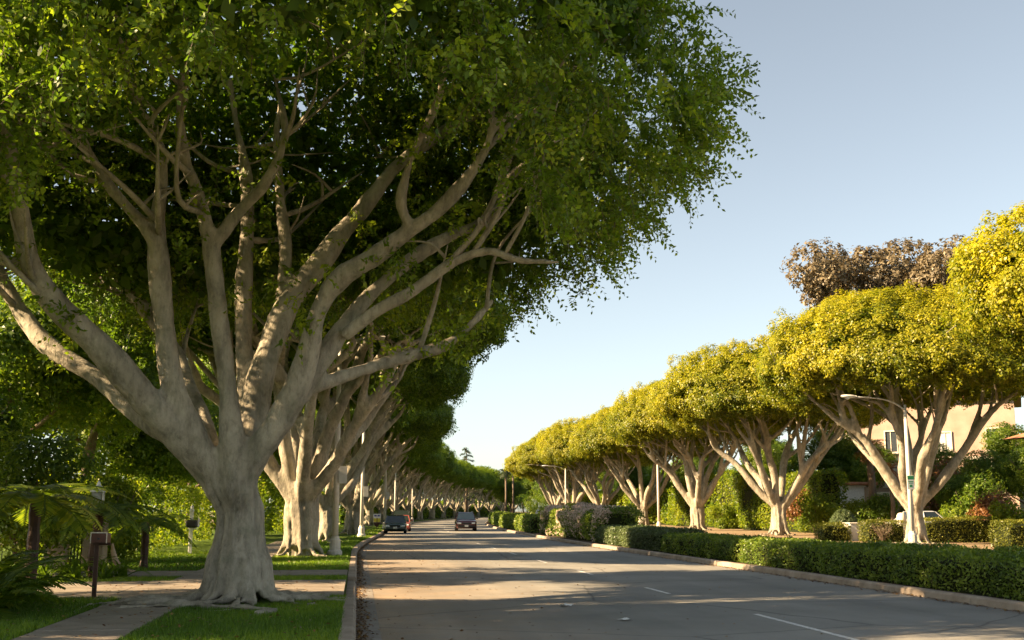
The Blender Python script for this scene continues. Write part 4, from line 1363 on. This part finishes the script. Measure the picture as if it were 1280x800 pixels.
# ------------------------------------------------------------------ buildings
def window(par, x0, x1, z0, z1, y, trim=M_TRIM, bars=2, pane=M_GLASS):
    """window in a wall that faces -y"""
    f = MB()
    t = 0.10
    f.box(((x0 + x1) / 2, y - 0.05, z0 + t / 2), (x1 - x0, 0.14, t)).box(((x0 + x1) / 2, y - 0.05, z1 - t / 2), (x1 - x0, 0.14, t))
    f.box((x0 + t / 2, y - 0.05, (z0 + z1) / 2), (t, 0.14, z1 - z0 - 2 * t)).box((x1 - t / 2, y - 0.05, (z0 + z1) / 2), (t, 0.14, z1 - z0 - 2 * t))
    for k in range(1, bars + 1):
        f.box((x0 + (x1 - x0) * k / (bars + 1), y - 0.04, (z0 + z1) / 2), (0.05, 0.06, z1 - z0 - 2 * t))
    wo_ = f.build('window', trim, par)
    MB().box(((x0 + x1) / 2, y - 0.012, (z0 + z1) / 2), (x1 - x0 - 2 * t, 0.02, z1 - z0 - 2 * t)).build('pane', pane, wo_)
    MB().box(((x0 + x1) / 2, y - 0.10, z0 - 0.06), (x1 - x0 + 0.3, 0.26, 0.1), bev=0.015).build('sill', trim, wo_)
    return wo_


def tiled_roof(par, x0, x1, y0, y1, z, rise, over=0.6):
    """hipped roof with rows of tile ridges"""
    cx, cy = (x0 + x1) / 2, (y0 + y1) / 2
    X0, X1, Y0, Y1 = x0 - over, x1 + over, y0 - over, y1 + over
    hl = max(0.5, (X1 - X0) / 2 - (Y1 - Y0) / 2)
    A = [(X0, Y0, z), (X1, Y0, z), (X1, Y1, z), (X0, Y1, z), (cx - hl, cy, z + rise), (cx + hl, cy, z + rise)]
    m = MB().add(A, [(0, 1, 5, 4), (1, 2, 5), (2, 3, 4, 5), (3, 0, 4), (3, 2, 1, 0)])
    r = m.build('roof', M_TILE, par)
    rid = MB()
    n = int((X1 - X0) / 0.5)
    for k in range(1, n):
        x = X0 + (X1 - X0) * k / n
        tt = min(1, (x - X0) / max(0.1, cx - hl - X0), (X1 - x) / max(0.1, X1 - cx - hl))
        rid.tube([(x, Y0, z + 0.04), (x, Y0 + (cy - Y0) * tt, z + rise * tt + 0.04)], 0.09, 5)
    rid.build('tile_rows', M_TILE, r)
    return r


hx0, hx1, hy = float(W(1072, 600, 88)[0]), float(W(1300, 600, 86)[0]), 86.0
e = empty('peach_house', ((hx0 + hx1) / 2 + 2.5, hy + 9, 0.1), math.radians(-32), 'tall peach stucco house glimpsed between the ficus limbs', 'house')
cw, cdp, chh = hx1 - hx0, 10.0, 11.0
MB().box((0, 0, chh / 2), (cw, cdp, chh)).build('wall', M_STUCCO, e)
for zz in (3.1, 6.0):
    MB().box((0, -cdp / 2 - 0.07, zz), (cw + 0.2, 0.2, 0.28), bev=0.03).build('string_course', M_TRIM, e)
for k in range(4):
    xa = -cw / 2 + cw * (k + 0.5 + 0.12 * math.sin(5 * k)) / 4
    window(e, xa - 0.95, xa + 0.95, 3.7, 5.7, -cdp / 2, pane=M_CURTAIN if k % 2 else M_GLASS)
    window(e, xa - 0.8, xa + 0.8, 6.55, 8.3 + 0.2 * (k % 2), -cdp / 2, pane=M_GLASS if k % 2 else M_CURTAIN)
    if k % 2 == 0: window(e, xa - 0.9, xa + 0.9, 0.8, 2.6, -cdp / 2)
MB().box((cw * 0.1, -cdp / 2 - 0.7, 3.35), (4.4, 1.3, 0.16), bev=0.02).build('balcony', M_TRIM, e)
tiled_roof(e, -cw / 2, cw / 2, -cdp / 2, cdp / 2, chh, 2.4)
bal = MB()
for k in range(16):
    bal.box((cw * 0.1 - 2.1 + 0.28 * k, -cdp / 2 - 1.3, 3.85), (0.04, 0.04, 0.85))
bal.box((cw * 0.1, -cdp / 2 - 1.3, 4.3), (4.4, 0.06, 0.06)).build('balcony_railing', M_IRON, e)

gx = W(1050, 620, 80)
e = empty('garage', (gx[0] + 0.4, 82.0, 0.1), 0, 'small white garage with a brown pillar beside the peach house', 'garage')
MB().box((0, 0, 1.75), (3.4, 4.0, 3.5)).build('wall', M_GARAGE, e)
MB().box((-0.2, -2.03, 1.3), (2.3, 0.06, 2.6)).build('door', M_GARAGE, e)
MB().box((1.9, -1.8, 1.7), (0.75, 0.7, 3.4), bev=0.03).build('pillar', M_STONE, e)
MB().box((0.2, -0.1, 3.62), (4.4, 4.8, 0.22), bev=0.04).build('roof', M_TILE, e)

cx0 = float(W(1262, 600, 71.5)[0])
e = empty('cream_house', (cx0 + 5, 66.0, 0.1), 0, 'cream house with striped wall and pale awning at the clipped hedge', 'house')
MB().box((0, 0, 3.2), (10, 9, 6.4)).build('wall', M_CREAM, e)
for k in range(8):
    MB().box((-4.7 + 0.42 * k, -4.56, 4.5), (0.16, 0.14, 3.2), bev=0.02).build('batten', M_WHITE, e)
window(e, -1.0, 1.0, 0.9, 2.4, -4.5)
window(e, 2.0, 4.0, 3.6, 5.2, -4.5)
aw = MB()
aw.add([(-5.0, -4.6, 3.0), (-1.6, -4.6, 3.0), (-1.6, -5.7, 2.45), (-5.0, -5.7, 2.45), (-5.0, -4.6, 2.9), (-1.6, -4.6, 2.9), (-1.6, -5.7, 2.3), (-5.0, -5.7, 2.3)],
       [(0, 3, 2, 1), (4, 5, 6, 7), (3, 7, 6, 2), (0, 4, 7, 3), (1, 2, 6, 5)]).build('awning', M_WHITE, e)
tiled_roof(e, -5, 5, -4.5, 4.5, 6.4, 1.9)

e = empty('low_wall', (float(W(1068, 668, 59.3)[0]), 59.3, 0.12), 0, 'short low white garden wall between two clipped hedges', 'wall')
MB().box((0, 0, 0.44), (0.85, 0.9, 0.92), bev=0.02).build('wall_block', M_WHITE, e)
MB().box((0, 0, 0.93), (0.95, 1.0, 0.07), bev=0.015).build('coping', M_CREAM, e)
e = empty('garden_post', (float(W(1128, 668, 61)[0]), 61.0, 0.12), 0, 'small cream post with rounded grooved top behind the short hedge', 'post')
MB().box((0, 0, 0.5), (0.4, 0.4, 1.0), bev=0.02).build('shaft', M_CREAM, e)
MB().lathe([(0.25, 0), (0.27, 0.1), (0.25, 0.36), (0.16, 0.47), (0.02, 0.5)], 12, (0, 0, 1.0)).build('cap', M_TRIM, e, smooth=True)


# ------------------------------------------------------------------ street furniture
def street_lamp(x, y, label, h=6.9, arm=2.5, side=-1, mat_=M_POLE, group='street lamps'):
    e = empty('street_lamp', (x, y, 0.12), 0, label, 'lamp', group)
    MB().lathe([(0.26, -0.05), (0.26, 0.16), (0.2, 0.22), (0.19, 0.55), (0.15, 0.62), (0.14, 0.7)], 12).build('base', mat_, e, smooth=False)
    MB().lathe([(0.115, 0.68), (0.10, h * 0.5), (0.07, h)], 12).build('pole', mat_, e, smooth=True)
    pts = [(0, 0, h - 0.25), (side * arm * 0.2, 0, h + 0.05), (side * arm * 0.5, 0, h + 0.26), (side * arm, 0, h + 0.33)]
    q = spline(pts, 5)
    MB().tube(q, np.linspace(0.045, 0.03, len(q)), 8).build('arm', M_STEEL, e, smooth=True)
    m = MB()
    pr = [(0.0, 0.05), (0.08, 0.075), (0.25, 0.11), (0.5, 0.12), (0.7, 0.08), (0.75, 0.02)]
    vs, fs = [], []
    for (l, r) in pr:
        for k in range(10):
            a = 2 * math.pi * k / 10
            vs.append((side * (arm + l), r * 1.15 * math.cos(a), h + 0.35 + r * 0.7 * math.sin(a)))
    for i in range(len(pr) - 1):
        for k in range(10):
            fs.append((10 * i + k, 10 * i + (k + 1) % 10, 10 * i + 10 + (k + 1) % 10, 10 * i + 10 + k))
    fs += [tuple(range(10)), tuple(range(59, 49, -1))]
    hd = m.add(vs, fs).build('lamp_head', M_LAMPHEAD, e, smooth=True)
    MB().lathe([(0.03, -0.1), (0.1, -0.05), (0.11, 0.0)], 10, (side * (arm + 0.42), 0, h + 0.30)).build('lens', M_LENS, hd, smooth=True)
    return e


lamp_l = ['street lamp on the grass verge in front of the second ficus trunk', 'street lamp on the verge where the kerb begins to bend',
          'street lamp beside the white and yellow notice board', 'street lamp beyond the parked dark four-wheel drive', 'street lamp in the distant avenue past all the parked cars']
for k, y in enumerate((41.6, 71.0, 103.0, 136.0, 170.0)):
    street_lamp(float(lk(y)) - 0.78 + (0.5 if k == 2 else 0), y, lamp_l[k], 7.6, 1.1, 1)
street_lamp(24.55, 48.0, 'street lamp with curved arm and parking sign before the pale ficus', 6.35, 2.3, -1)
street_lamp(25.75, 95.5, 'plain straight street lamp by the tall yellow-green hedge', 6.9, 2.3, -1)
street_lamp(26.0, 141.0, 'far parkway street lamp behind the pink flowering hedge', 6.9, 2.3, -1)


def sign_plate(name, p, w, h, label, bars=(), back=M_WHITE, group='small signs on the lamp posts'):
    e = empty(name, p, 0, label, 'sign', group)
    MB().box((0, 0, 0), (w, 0.012, h), bev=0.004).build('plate', back, e)
    MB().box((0, 0.03, 0), (0.05, 0.05, h * 0.8)).build('bracket', M_STEEL, e)
    for (z0, z1, x0, x1, m_) in bars:
        MB().box(((x0 + x1) / 2 * w, -0.0085, (z0 + z1) / 2 * h), ((x1 - x0) * w, 0.004, (z1 - z0) * h)).build('printed_panel', m_, e)
    return e


p = W(1138.5, 603, 47.85)
sign_plate('parking_sign', (24.55, 47.86, p[2]), 0.34, 0.62, 'white sign with green heading on the curved-arm lamp',
           [(0.22, 0.48, -0.46, 0.46, M_GREENPAINT), (0.04, 0.10, -0.36, 0.36, M_GREENPAINT), (-0.08, -0.02, -0.3, 0.3, M_GREENPAINT), (-0.34, -0.16, -0.2, 0.2, M_GREENPAINT)])
for k, (y, z, lab) in enumerate([(41.6, 3.0, 'grey back of a sign fixed to the lamp by the second ficus'), (71.0, 2.9, 'pale sign back on the lamp at the kerb bend'), (103.0, 3.1, 'pale sign back on the lamp by the notice board')]):
    sign_plate('parking_sign', (float(lk(y)) - 0.78 + (0.5 if k == 2 else 0) + 0.22, y - 0.16, z), 0.30, 0.62, lab, (), M_STEEL)

p = G(471, 664)
e = empty('notice_board', (p[0], p[1], 0.12), 0, 'white and yellow notice board with blue print on a short post', 'sign')
MB().tube([(0, 0, -0.1), (0, 0, 1.0)], 0.05, 8).build('post', M_BROWNWOOD, e)
bd = MB().box((0, 0, 1.0), (0.62, 0.06, 0.72), bev=0.01).build('board', M_WHITE, e)
MB().box((0, -0.034, 0.82), (0.58, 0.006, 0.32)).build('yellow_panel', M_YELLOWPAINT, bd)
MB().box((-0.14, -0.034, 1.2), (0.2, 0.006, 0.14)).build('blue_print', M_BLUEPAINT, bd)
MB().box((0.14, -0.034, 1.2), (0.2, 0.006, 0.14)).build('blue_print', M_BLUEPAINT, bd)
MB().add([(-0.3, -0.03, 0.64), (0.3, -0.03, 0.64), (0.12, -0.03, 0.28), (-0.12, -0.03, 0.28), (-0.3, 0.03, 0.64), (0.3, 0.03, 0.64), (0.12, 0.03, 0.28), (-0.12, 0.03, 0.28)],
         [(0, 3, 2, 1), (4, 5, 6, 7), (0, 4, 7, 3), (1, 2, 6, 5), (3, 7, 6, 2)]).build('tapered_foot', M_BROWNWOOD, e)

# brown mailbox by the driveway
p = W(117, 750, 21.75)
e = empty('mailbox', (p[0], p[1], 0.12), 0, 'dark brown mailbox on a single post beside the driveway', 'mailbox', 'mailboxes')
MB().box((0, 0, 0.46), (0.075, 0.075, 1.12), bev=0.008).build('post', M_BROWNWOOD, e)
MB().box((0.08, 0, 0.99), (0.32, 0.07, 0.05), bev=0.006).build('arm', M_BROWNWOOD, e)
m = MB()
vs = []
for yv in (-0.25, 0.25):
    vs += [(-0.15, yv, 0), (0.15, yv, 0), (0.16, yv, 0.15), (0.14, yv, 0.19), (-0.14, yv, 0.19), (-0.16, yv, 0.15)]
m.add(vs, [tuple(range(6)), tuple(range(11, 5, -1))] + [(k, 6 + k, 6 + (k + 1) % 6, (k + 1) % 6) for k in range(6)])
bx_ = m.build('box', M_REDBROWN, e, (0.07, 0, 1.015))
bx_.scale = (0.82, 0.82, 0.9)
fr = MB()
fr.box((0, -0.262, 0.20), (0.36, 0.025, 0.02)).box((-0.17, -0.262, 0.09), (0.018, 0.025, 0.2)).box((0.17, -0.262, 0.09), (0.018, 0.025, 0.2))
fr.build('door_rim', M_TRIM, bx_)
MB().box((0, -0.275, 0.08), (0.05, 0.03, 0.03)).build('door_knob', M_IRON, bx_)

p = G(237, 697)
e = empty('mailbox', (p[0], p[1], 0.12), 0, 'white post mailbox with a dark box on the lawn before the tall hedge', 'mailbox', 'mailboxes')
MB().box((0, 0, 0.75), (0.12, 0.12, 1.6), bev=0.01).build('post', M_WHITE, e)
MB().lathe([(0.07, 0), (0.1, 0.05), (0.05, 0.12), (0.07, 0.18), (0.01, 0.26)], 10, (0, 0, 1.55)).build('finial', M_WHITE, e, smooth=True)
MB().box((0.05, -0.1, 1.12), (0.42, 0.5, 0.28), bev=0.05).build('box', M_IRON, e)
MB().box((0.28, -0.1, 1.16), (0.03, 0.34, 0.32), bev=0.008).build('side_flag', M_WHITE, e)
MB().box((0.05, -0.05, 0.94), (0.3, 0.1, 0.07)).build('arm', M_WHITE, e)

# gate pillars, lantern, gate
px_ = W(119, 680, 33.0)
for k, (dx, lab) in enumerate([(0.0, 'stone gate pillar carrying the glass lantern'), (-1.0, 'stone gate pillar without a lantern beside the iron gate')]):
    e = empty('gate_pillar', (px_[0] + dx, 33.0, 0.12), 0, lab, 'pillar', 'stone gate pillars')
    m = MB()
    for j in range(5):
        MB().box((0, 0, 0.15 + 0.3 * j), (0.56, 0.56, 0.285), bev=0.015).build('stone_course', M_STONE, e)
    MB().box((0, 0, 0.75), (0.53, 0.53, 1.5)).build('shaft', M_STONE, e)
    MB().box((0, 0, 1.56), (0.72, 0.72, 0.12), bev=0.03).build('cap', M_STONE, e)
e = empty('lantern', (px_[0], 33.0, 1.74), 0, 'glass lantern with peaked metal roof on the gate pillar', 'lantern')
MB().box((0, 0, 0.03), (0.3, 0.3, 0.06), bev=0.01).build('base', M_STEEL, e)
MB().box((0, 0, 0.27), (0.25, 0.25, 0.42)).build('glass', M_LENS, e)
for sx in (-1, 1):
    for sy in (-1, 1):
        MB().box((sx * 0.135, sy * 0.135, 0.27), (0.025, 0.025, 0.44)).build('frame_bar', M_STEEL, e)
MB().lathe([(0.27, 0.49), (0.24, 0.53), (0.06, 0.68), (0.05, 0.74), (0.01, 0.8)], 4).build('roof', M_STEEL, e)
e = empty('iron_gate', (px_[0] - 0.5, 33.0, 0.12), 0, 'narrow black iron gate between the stone pillars', 'gate')
for k in range(4):
    MB().box((-0.13 + 0.09 * k, 0, 0.85), (0.03, 0.03, 1.6)).build('bar', M_IRON, e)
MB().box((0, 0, 0.25), (0.4, 0.035, 0.05)).build('rail', M_IRON, e)
MB().box((0, 0, 1.5), (0.4, 0.035, 0.05)).build('rail', M_IRON, e)

# dry palm sheath lying by the path
p = G(148, 722)
q = spline([(0, 0, 0.75, .03), (0.04, 0, 0.5, .07), (0.14, 0, 0.25, .08), (0.35, 0, 0.1, .05), (0.62, 0, 0.03, .03)], 4)
m = MB()
m.tube(q[:, :3], q[:, 3], 6)
o = m.build('dry_palm_sheath', M_DRY, None, (p[0] - 0.2, p[1], 0.12), smooth=True)
tag(o, 'curled dry tan palm sheath lying on the grass by the path', 'palm sheath')


# ------------------------------------------------------------------ cars
def car(x, y, rz, paint, L, Wd, H, suv, label, glass=None, rack=False, group=None, z=0.0):
    """front faces -y"""
    e = empty('car', (x, y, z), rz, label, 'car', group)
    hw, hl = Wd / 2, L / 2
    hood = H * (0.60 if suv else 0.58)
    belt = H * 0.62
    gc = 0.22 if suv else 0.17
    st = [(-hl, 0.80, 0.34, hood * 0.78), (-hl + 0.12, 0.93, 0.24, hood * 0.90), (-hl + 0.5, 0.99, gc, hood * 0.97), (-hl + L * 0.27, 1.0, gc, hood + 0.05),
          (0, 1.0, gc, belt), (hl - L * 0.22, 1.0, gc, belt + 0.02), (hl - 0.15, 0.95, 0.26, belt if suv else belt - 0.02), (hl, 0.85, 0.36, belt - 0.12)]
    vs, fs = [], []
    for (yy_, k, zb, zt) in st:
        w = hw * k
        vs += [(-w * 0.90, yy_, zb), (-w, yy_, zb + 0.14), (-w * 1.0, yy_, zt - 0.16), (-w * 0.93, yy_, zt - 0.03), (-w * 0.6, yy_, zt + 0.015), (0, yy_, zt + 0.03),
               (w * 0.6, yy_, zt + 0.015), (w * 0.93, yy_, zt - 0.03), (w, yy_, zt - 0.16), (w, yy_, zb + 0.14), (w * 0.90, yy_, zb)]
    n = 11
    for i in range(len(st) - 1):
        for k in range(n):
            fs.append((i * n + k, i * n + (k + 1) % n, (i + 1) * n + (k + 1) % n, (i + 1) * n + k))
    fs += [tuple(range(n - 1, -1, -1)), tuple((len(st) - 1) * n + k for k in range(n))]
    b = MB().add(vs, fs).build('body', paint, e, smooth=True)
    md = b.modifiers.new('b', 'BEVEL')
    md.width = 0.03
    md.segments = 2
    # cabin
    y0, y1 = -hl + L * 0.25, -hl + L * 0.40
    y2, y3 = (hl - 0.35, hl - 0.08) if suv else (hl - L * 0.30, hl - L * 0.14)
    bw, tw = hw * 0.92, hw * 0.74
    A = [(-bw, y0, belt - 0.06), (bw, y0, belt - 0.06), (bw, y3, belt - 0.04), (-bw, y3, belt - 0.04), (-tw, y1, H - 0.05), (tw, y1, H - 0.05), (tw, y2, H - 0.05), (-tw, y2, H - 0.05)]
    gm = MB().add(A, [(0, 1, 5, 4), (1, 2, 6, 5), (2, 3, 7, 6), (3, 0, 4, 7), (3, 2, 1, 0), (4, 5, 6, 7)]).build('windows', glass or M_CGLASS, e)
    MB().add([(-tw - .03, y1 - .03, H - 0.06), (tw + .03, y1 - .03, H - 0.06), (tw + .03, y2 + .03, H - 0.06), (-tw - .03, y2 + .03, H - 0.06),
              (-tw * .85, y1 + .15, H), (tw * .85, y1 + .15, H), (tw * .85, y2 - .1, H), (-tw * .85, y2 - .1, H)],
             [(0, 1, 5, 4), (1, 2, 6, 5), (2, 3, 7, 6), (3, 0, 4, 7), (4, 5, 6, 7), (3, 2, 1, 0)]).build('roof', paint, e)
    for s in (-1, 1):
        MB().tube([(s * bw, y0, belt - .06), (s * tw, y1, H - .05)], 0.035, 6).build('pillar', paint, e)
        MB().tube([(s * bw, y3, belt - .06), (s * tw, y2, H - .05)], 0.04, 6).build('pillar', paint, e)
        MB().tube([(s * bw, (y1 + y2) / 2 + .1, belt - .06), (s * tw, (y1 + y2) / 2 + .1, H - .05)], 0.035, 6).build('pillar', paint, e)
        MB().box((s * (hw + 0.07), y0 + 0.35, belt + 0.07), (0.16, 0.09, 0.13), bev=0.03).build('mirror', paint, e)
        hl_ = MB().box((s * hw * 0.66, -hl + 0.045, hood * 0.70), (hw * 0.36, 0.14, 0.14), bev=0.03).build('headlight', M_LAMP, e)
        MB().box((s * hw * 0.72, hl - 0.035, belt * 0.80), (hw * 0.34, 0.12, 0.16), bev=0.03).build('tail_light', M_TAIL, e)
        for yw in (-hl + L * 0.185, hl - L * 0.20):
            r = 0.36 if suv else 0.31
            q = [(x_, z_) for x_, z_ in ((r * 0.66, -0.10), (r * 0.94, -0.11), (r, -0.07), (r, 0.07), (r * 0.94, 0.11), (r * 0.66, 0.10))]
            t_ = MB().lathe(q, 20).build('wheel', M_RUBBER, e, (s * (hw - 0.115), yw, r), (0, math.pi / 2, 0), smooth=False)
            MB().lathe([(r * 0.64, -0.105), (r * 0.60, -0.02), (r * 0.2, 0.0), (r * 0.15, 0.02), (r * 0.2, 0.03), (r * 0.6, 0.02), (r * 0.64, 0.105)], 14).build('rim', M_RIM, t_)
    MB().box((0, -hl + 0.02, hood * 0.68), (hw * 0.8, 0.1, 0.13), bev=0.02).build('grille', M_TRIMBLACK, e)
    MB().box((0, -hl - 0.01, 0.40), (Wd * 0.86, 0.16, 0.18), bev=0.05).build('bumper', paint if not suv else M_TRIMBLACK, e)
    MB().box((0, -hl - 0.1, 0.45), (0.31, 0.02, 0.16)).build('licence_plate', M_PLATE, e)
    MB().box((0, hl + 0.0, 0.42), (Wd * 0.86, 0.16, 0.2), bev=0.05).build('bumper', paint, e)
    if rack:
        for s in (-1, 1):
            MB().tube([(s * tw * 0.9, y1 + 0.2, H + 0.05), (s * tw * 0.9, y2 - 0.1, H + 0.05)], 0.025, 6).build('roof_rail', M_STEEL, e)
    return e


PK = 'cars parked along the left kerb'
sl = lambda y: -math.atan(float(off(y + 1) - off(y - 1)) / 2)
car(float(lk(88)) + 1.02, 90.4, sl(90), M_CGREEN, 4.6, 1.76, 1.40, False, 'dark green saloon parked at the kerb under the ficus row', group=PK)
car(float(lk(97)) + 1.3, 98.0, sl(98), M_CREDB, 4.4, 1.72, 1.38, False, 'red car parked between the dark green saloon and the four-wheel drive', group=PK)
car(float(lk(106)) + 1.15, 107.0, sl(107), M_CBLACK, 4.6, 1.82, 1.80, True, 'dark four-wheel drive parked behind the red car', group=PK)
car(9.45, 100.0, sl(100), M_CRED, 4.6, 1.82, 1.62, True, 'maroon estate car with roof rails driving down the road', rack=True, glass=M_CGLASS2)
q = W(680, 645, 128)
car(q[0], q[1], sl(128), M_CWHITE, 4.9, 1.9, 1.85, True, 'white van-like car on the far carriageway behind the median hedge')
q = W(1155, 660, 66)
car(q[0], q[1], math.radians(90), M_CSILVER, 4.5, 1.76, 1.60, False, 'pale silver car parked behind the clipped hedge and ficus trunk', z=0.12)


# ------------------------------------------------------------------ grass, litter
def blades(regions, L0, seed):
    rng = np.random.default_rng(seed)
    Vs, ts = [], []
    for (xa, xb, y0, y1, den, hgt) in regions:
        n = int((xb - xa) * (y1 - y0) * den)
        x, y = rng.uniform(xa, xb, n), rng.uniform(y0, y1, n)
        x = x + np.where(x > -1.5, lk(y) * np.clip((x + 3) / 1.5, 0, 1), 0) if y1 > 46 else x
        k = ~((x > -4.22) & (x < -2.88) & ((y < 21.9) | (y > 31.3)))
        k &= np.hypot(x - TX, y - TY) > 0.8
        x, y = x[k], y[k]
        n = len(x)
        h = hgt * rng.uniform(0.5, 1.2, n)
        a = rng.uniform(0, 6.28, n)
        le = rng.normal(size=(n, 2)) * 0.35 * h[:, None]
        w = 0.006 + 0.06 * h
        V = np.empty((n, 3, 3))
        V[:, 0] = np.stack([x - w * np.cos(a), y - w * np.sin(a), np.full(n, 0.10)], -1)
        V[:, 1] = np.stack([x + w * np.cos(a), y + w * np.sin(a), np.full(n, 0.10)], -1)
        V[:, 2] = np.stack([x + le[:, 0], y + le[:, 1], 0.11 + h], -1)
        Vs.append(V.reshape(-1, 3))
        patch = waves(3, 9, 1.1)(np.stack([x, y, 0 * x], -1))
        ts.append(np.repeat(np.clip(0.45 + 0.38 * patch + rng.normal(size=n) * 0.22, 0, 1), 3))
    V = np.concatenate(Vs)
    return mesh_np('grass', V, [np.arange(len(V)).reshape(-1, 3)], tint=np.concatenate(ts))


o = link('grass', blades([(-2.97, -0.19, 13.0, 21.85, 1250, 0.075), (-7.0, -4.15, 14.5, 21.85, 800, 0.08), (-2.95, -0.24, 26.85, 28.65, 900, 0.07), (-8.0, -4.15, 26.85, 28.65, 900, 0.07),
                          (-2.95, -0.24, 31.3, 46, 420, 0.085), (-9.0, -4.15, 31.3, 46, 250, 0.10), (-2.9, -0.24, 46, 75, 240, 0.10), (-2.9, -0.24, 75, 130, 60, 0.15)], 0.07, 61), M_GRASS)
tag(o, 'short green mown grass on the verge and lawns', 'grass', kind='stuff')


def litter(name, spots, L, m_, label):
    rng = np.random.default_rng(71)
    P = np.concatenate(spots)
    n = len(P)
    N = unit(rng.normal(size=(n, 3)) * 0.35 + [0, 0, 1])
    a = rng.uniform(0, 6.28, n)
    s = rng.uniform(0.6, 1.3, n)
    V, F_ = leaf_quads(P, np.stack([np.cos(a), np.sin(a), 0.1 * rng.normal(size=n)], -1), N, L * s, L * 0.55 * s, 0.15)
    o = link(name, mesh_np(name, V, [F_], tint=np.repeat(rng.uniform(0, 1, n), 4)), m_)
    return tag(o, label, 'fallen leaves', kind='stuff')


rng = np.random.default_rng(72)
y1 = 12 + 78 * rng.uniform(0, 1, 3600) ** 1.4
s1 = np.stack([lk(y1) + np.abs(rng.normal(size=3600)) * 0.10 + 0.02, y1, np.full(3600, 0.02)], -1)
y2 = 12 + 60 * rng.uniform(0, 1, 2200) ** 1.3
s2 = np.stack([rk(y2) - np.abs(rng.normal(size=2200)) * 0.14 - 0.03, y2, np.full(2200, 0.016)], -1)
y3 = rng.uniform(12, 60, 700)
s3 = np.stack([rng.uniform(0.4, 11, 700) ** 1.0 * rng.uniform(0.1, 1, 700), y3, np.full(700, 0.014)], -1)
y4 = rng.uniform(13, 45, 1100)
s4 = np.stack([rng.uniform(-5.5, -0.3, 1100), y4, np.full(1100, 0.17)], -1)
y5 = rng.uniform(35, 80, 2500)
s5 = np.stack([rl(y5) + rng.uniform(0.5, 9, 2500), y5, np.full(2500, 0.15)], -1)
litter('fallen_leaves', [s1, s2, s3, s4, s5], 0.06, M_LITTER, 'brown fallen leaves along the gutter, kerbs and parkway')
for (px, py, lab) in [(707, 758, 'scrap of white paper lying on the asphalt, farther from the median'), (781, 776, 'scrap of white paper lying on the asphalt beside the long lane dash')]:
    p = G(px, py)
    rng = np.random.default_rng(int(px))
    vs, fs = [], []
    for i in range(5):
        for j in range(4):
            vs.append((0.055 * (i - 2) + rng.normal() * 0.008, 0.05 * (j - 1.5) + rng.normal() * 0.008, 0.012 + abs(rng.normal()) * 0.022))
    fs = [(i * 4 + j, i * 4 + j + 4, i * 4 + j + 5, i * 4 + j + 1) for i in range(4) for j in range(3)]
    o = MB().add(vs, fs).build('paper_scrap', M_PAPER, None, (p[0], p[1], 0.0), (0, 0, rng.uniform(0, 3)))
    tag(o, lab, 'paper', 'paper scraps on the road')
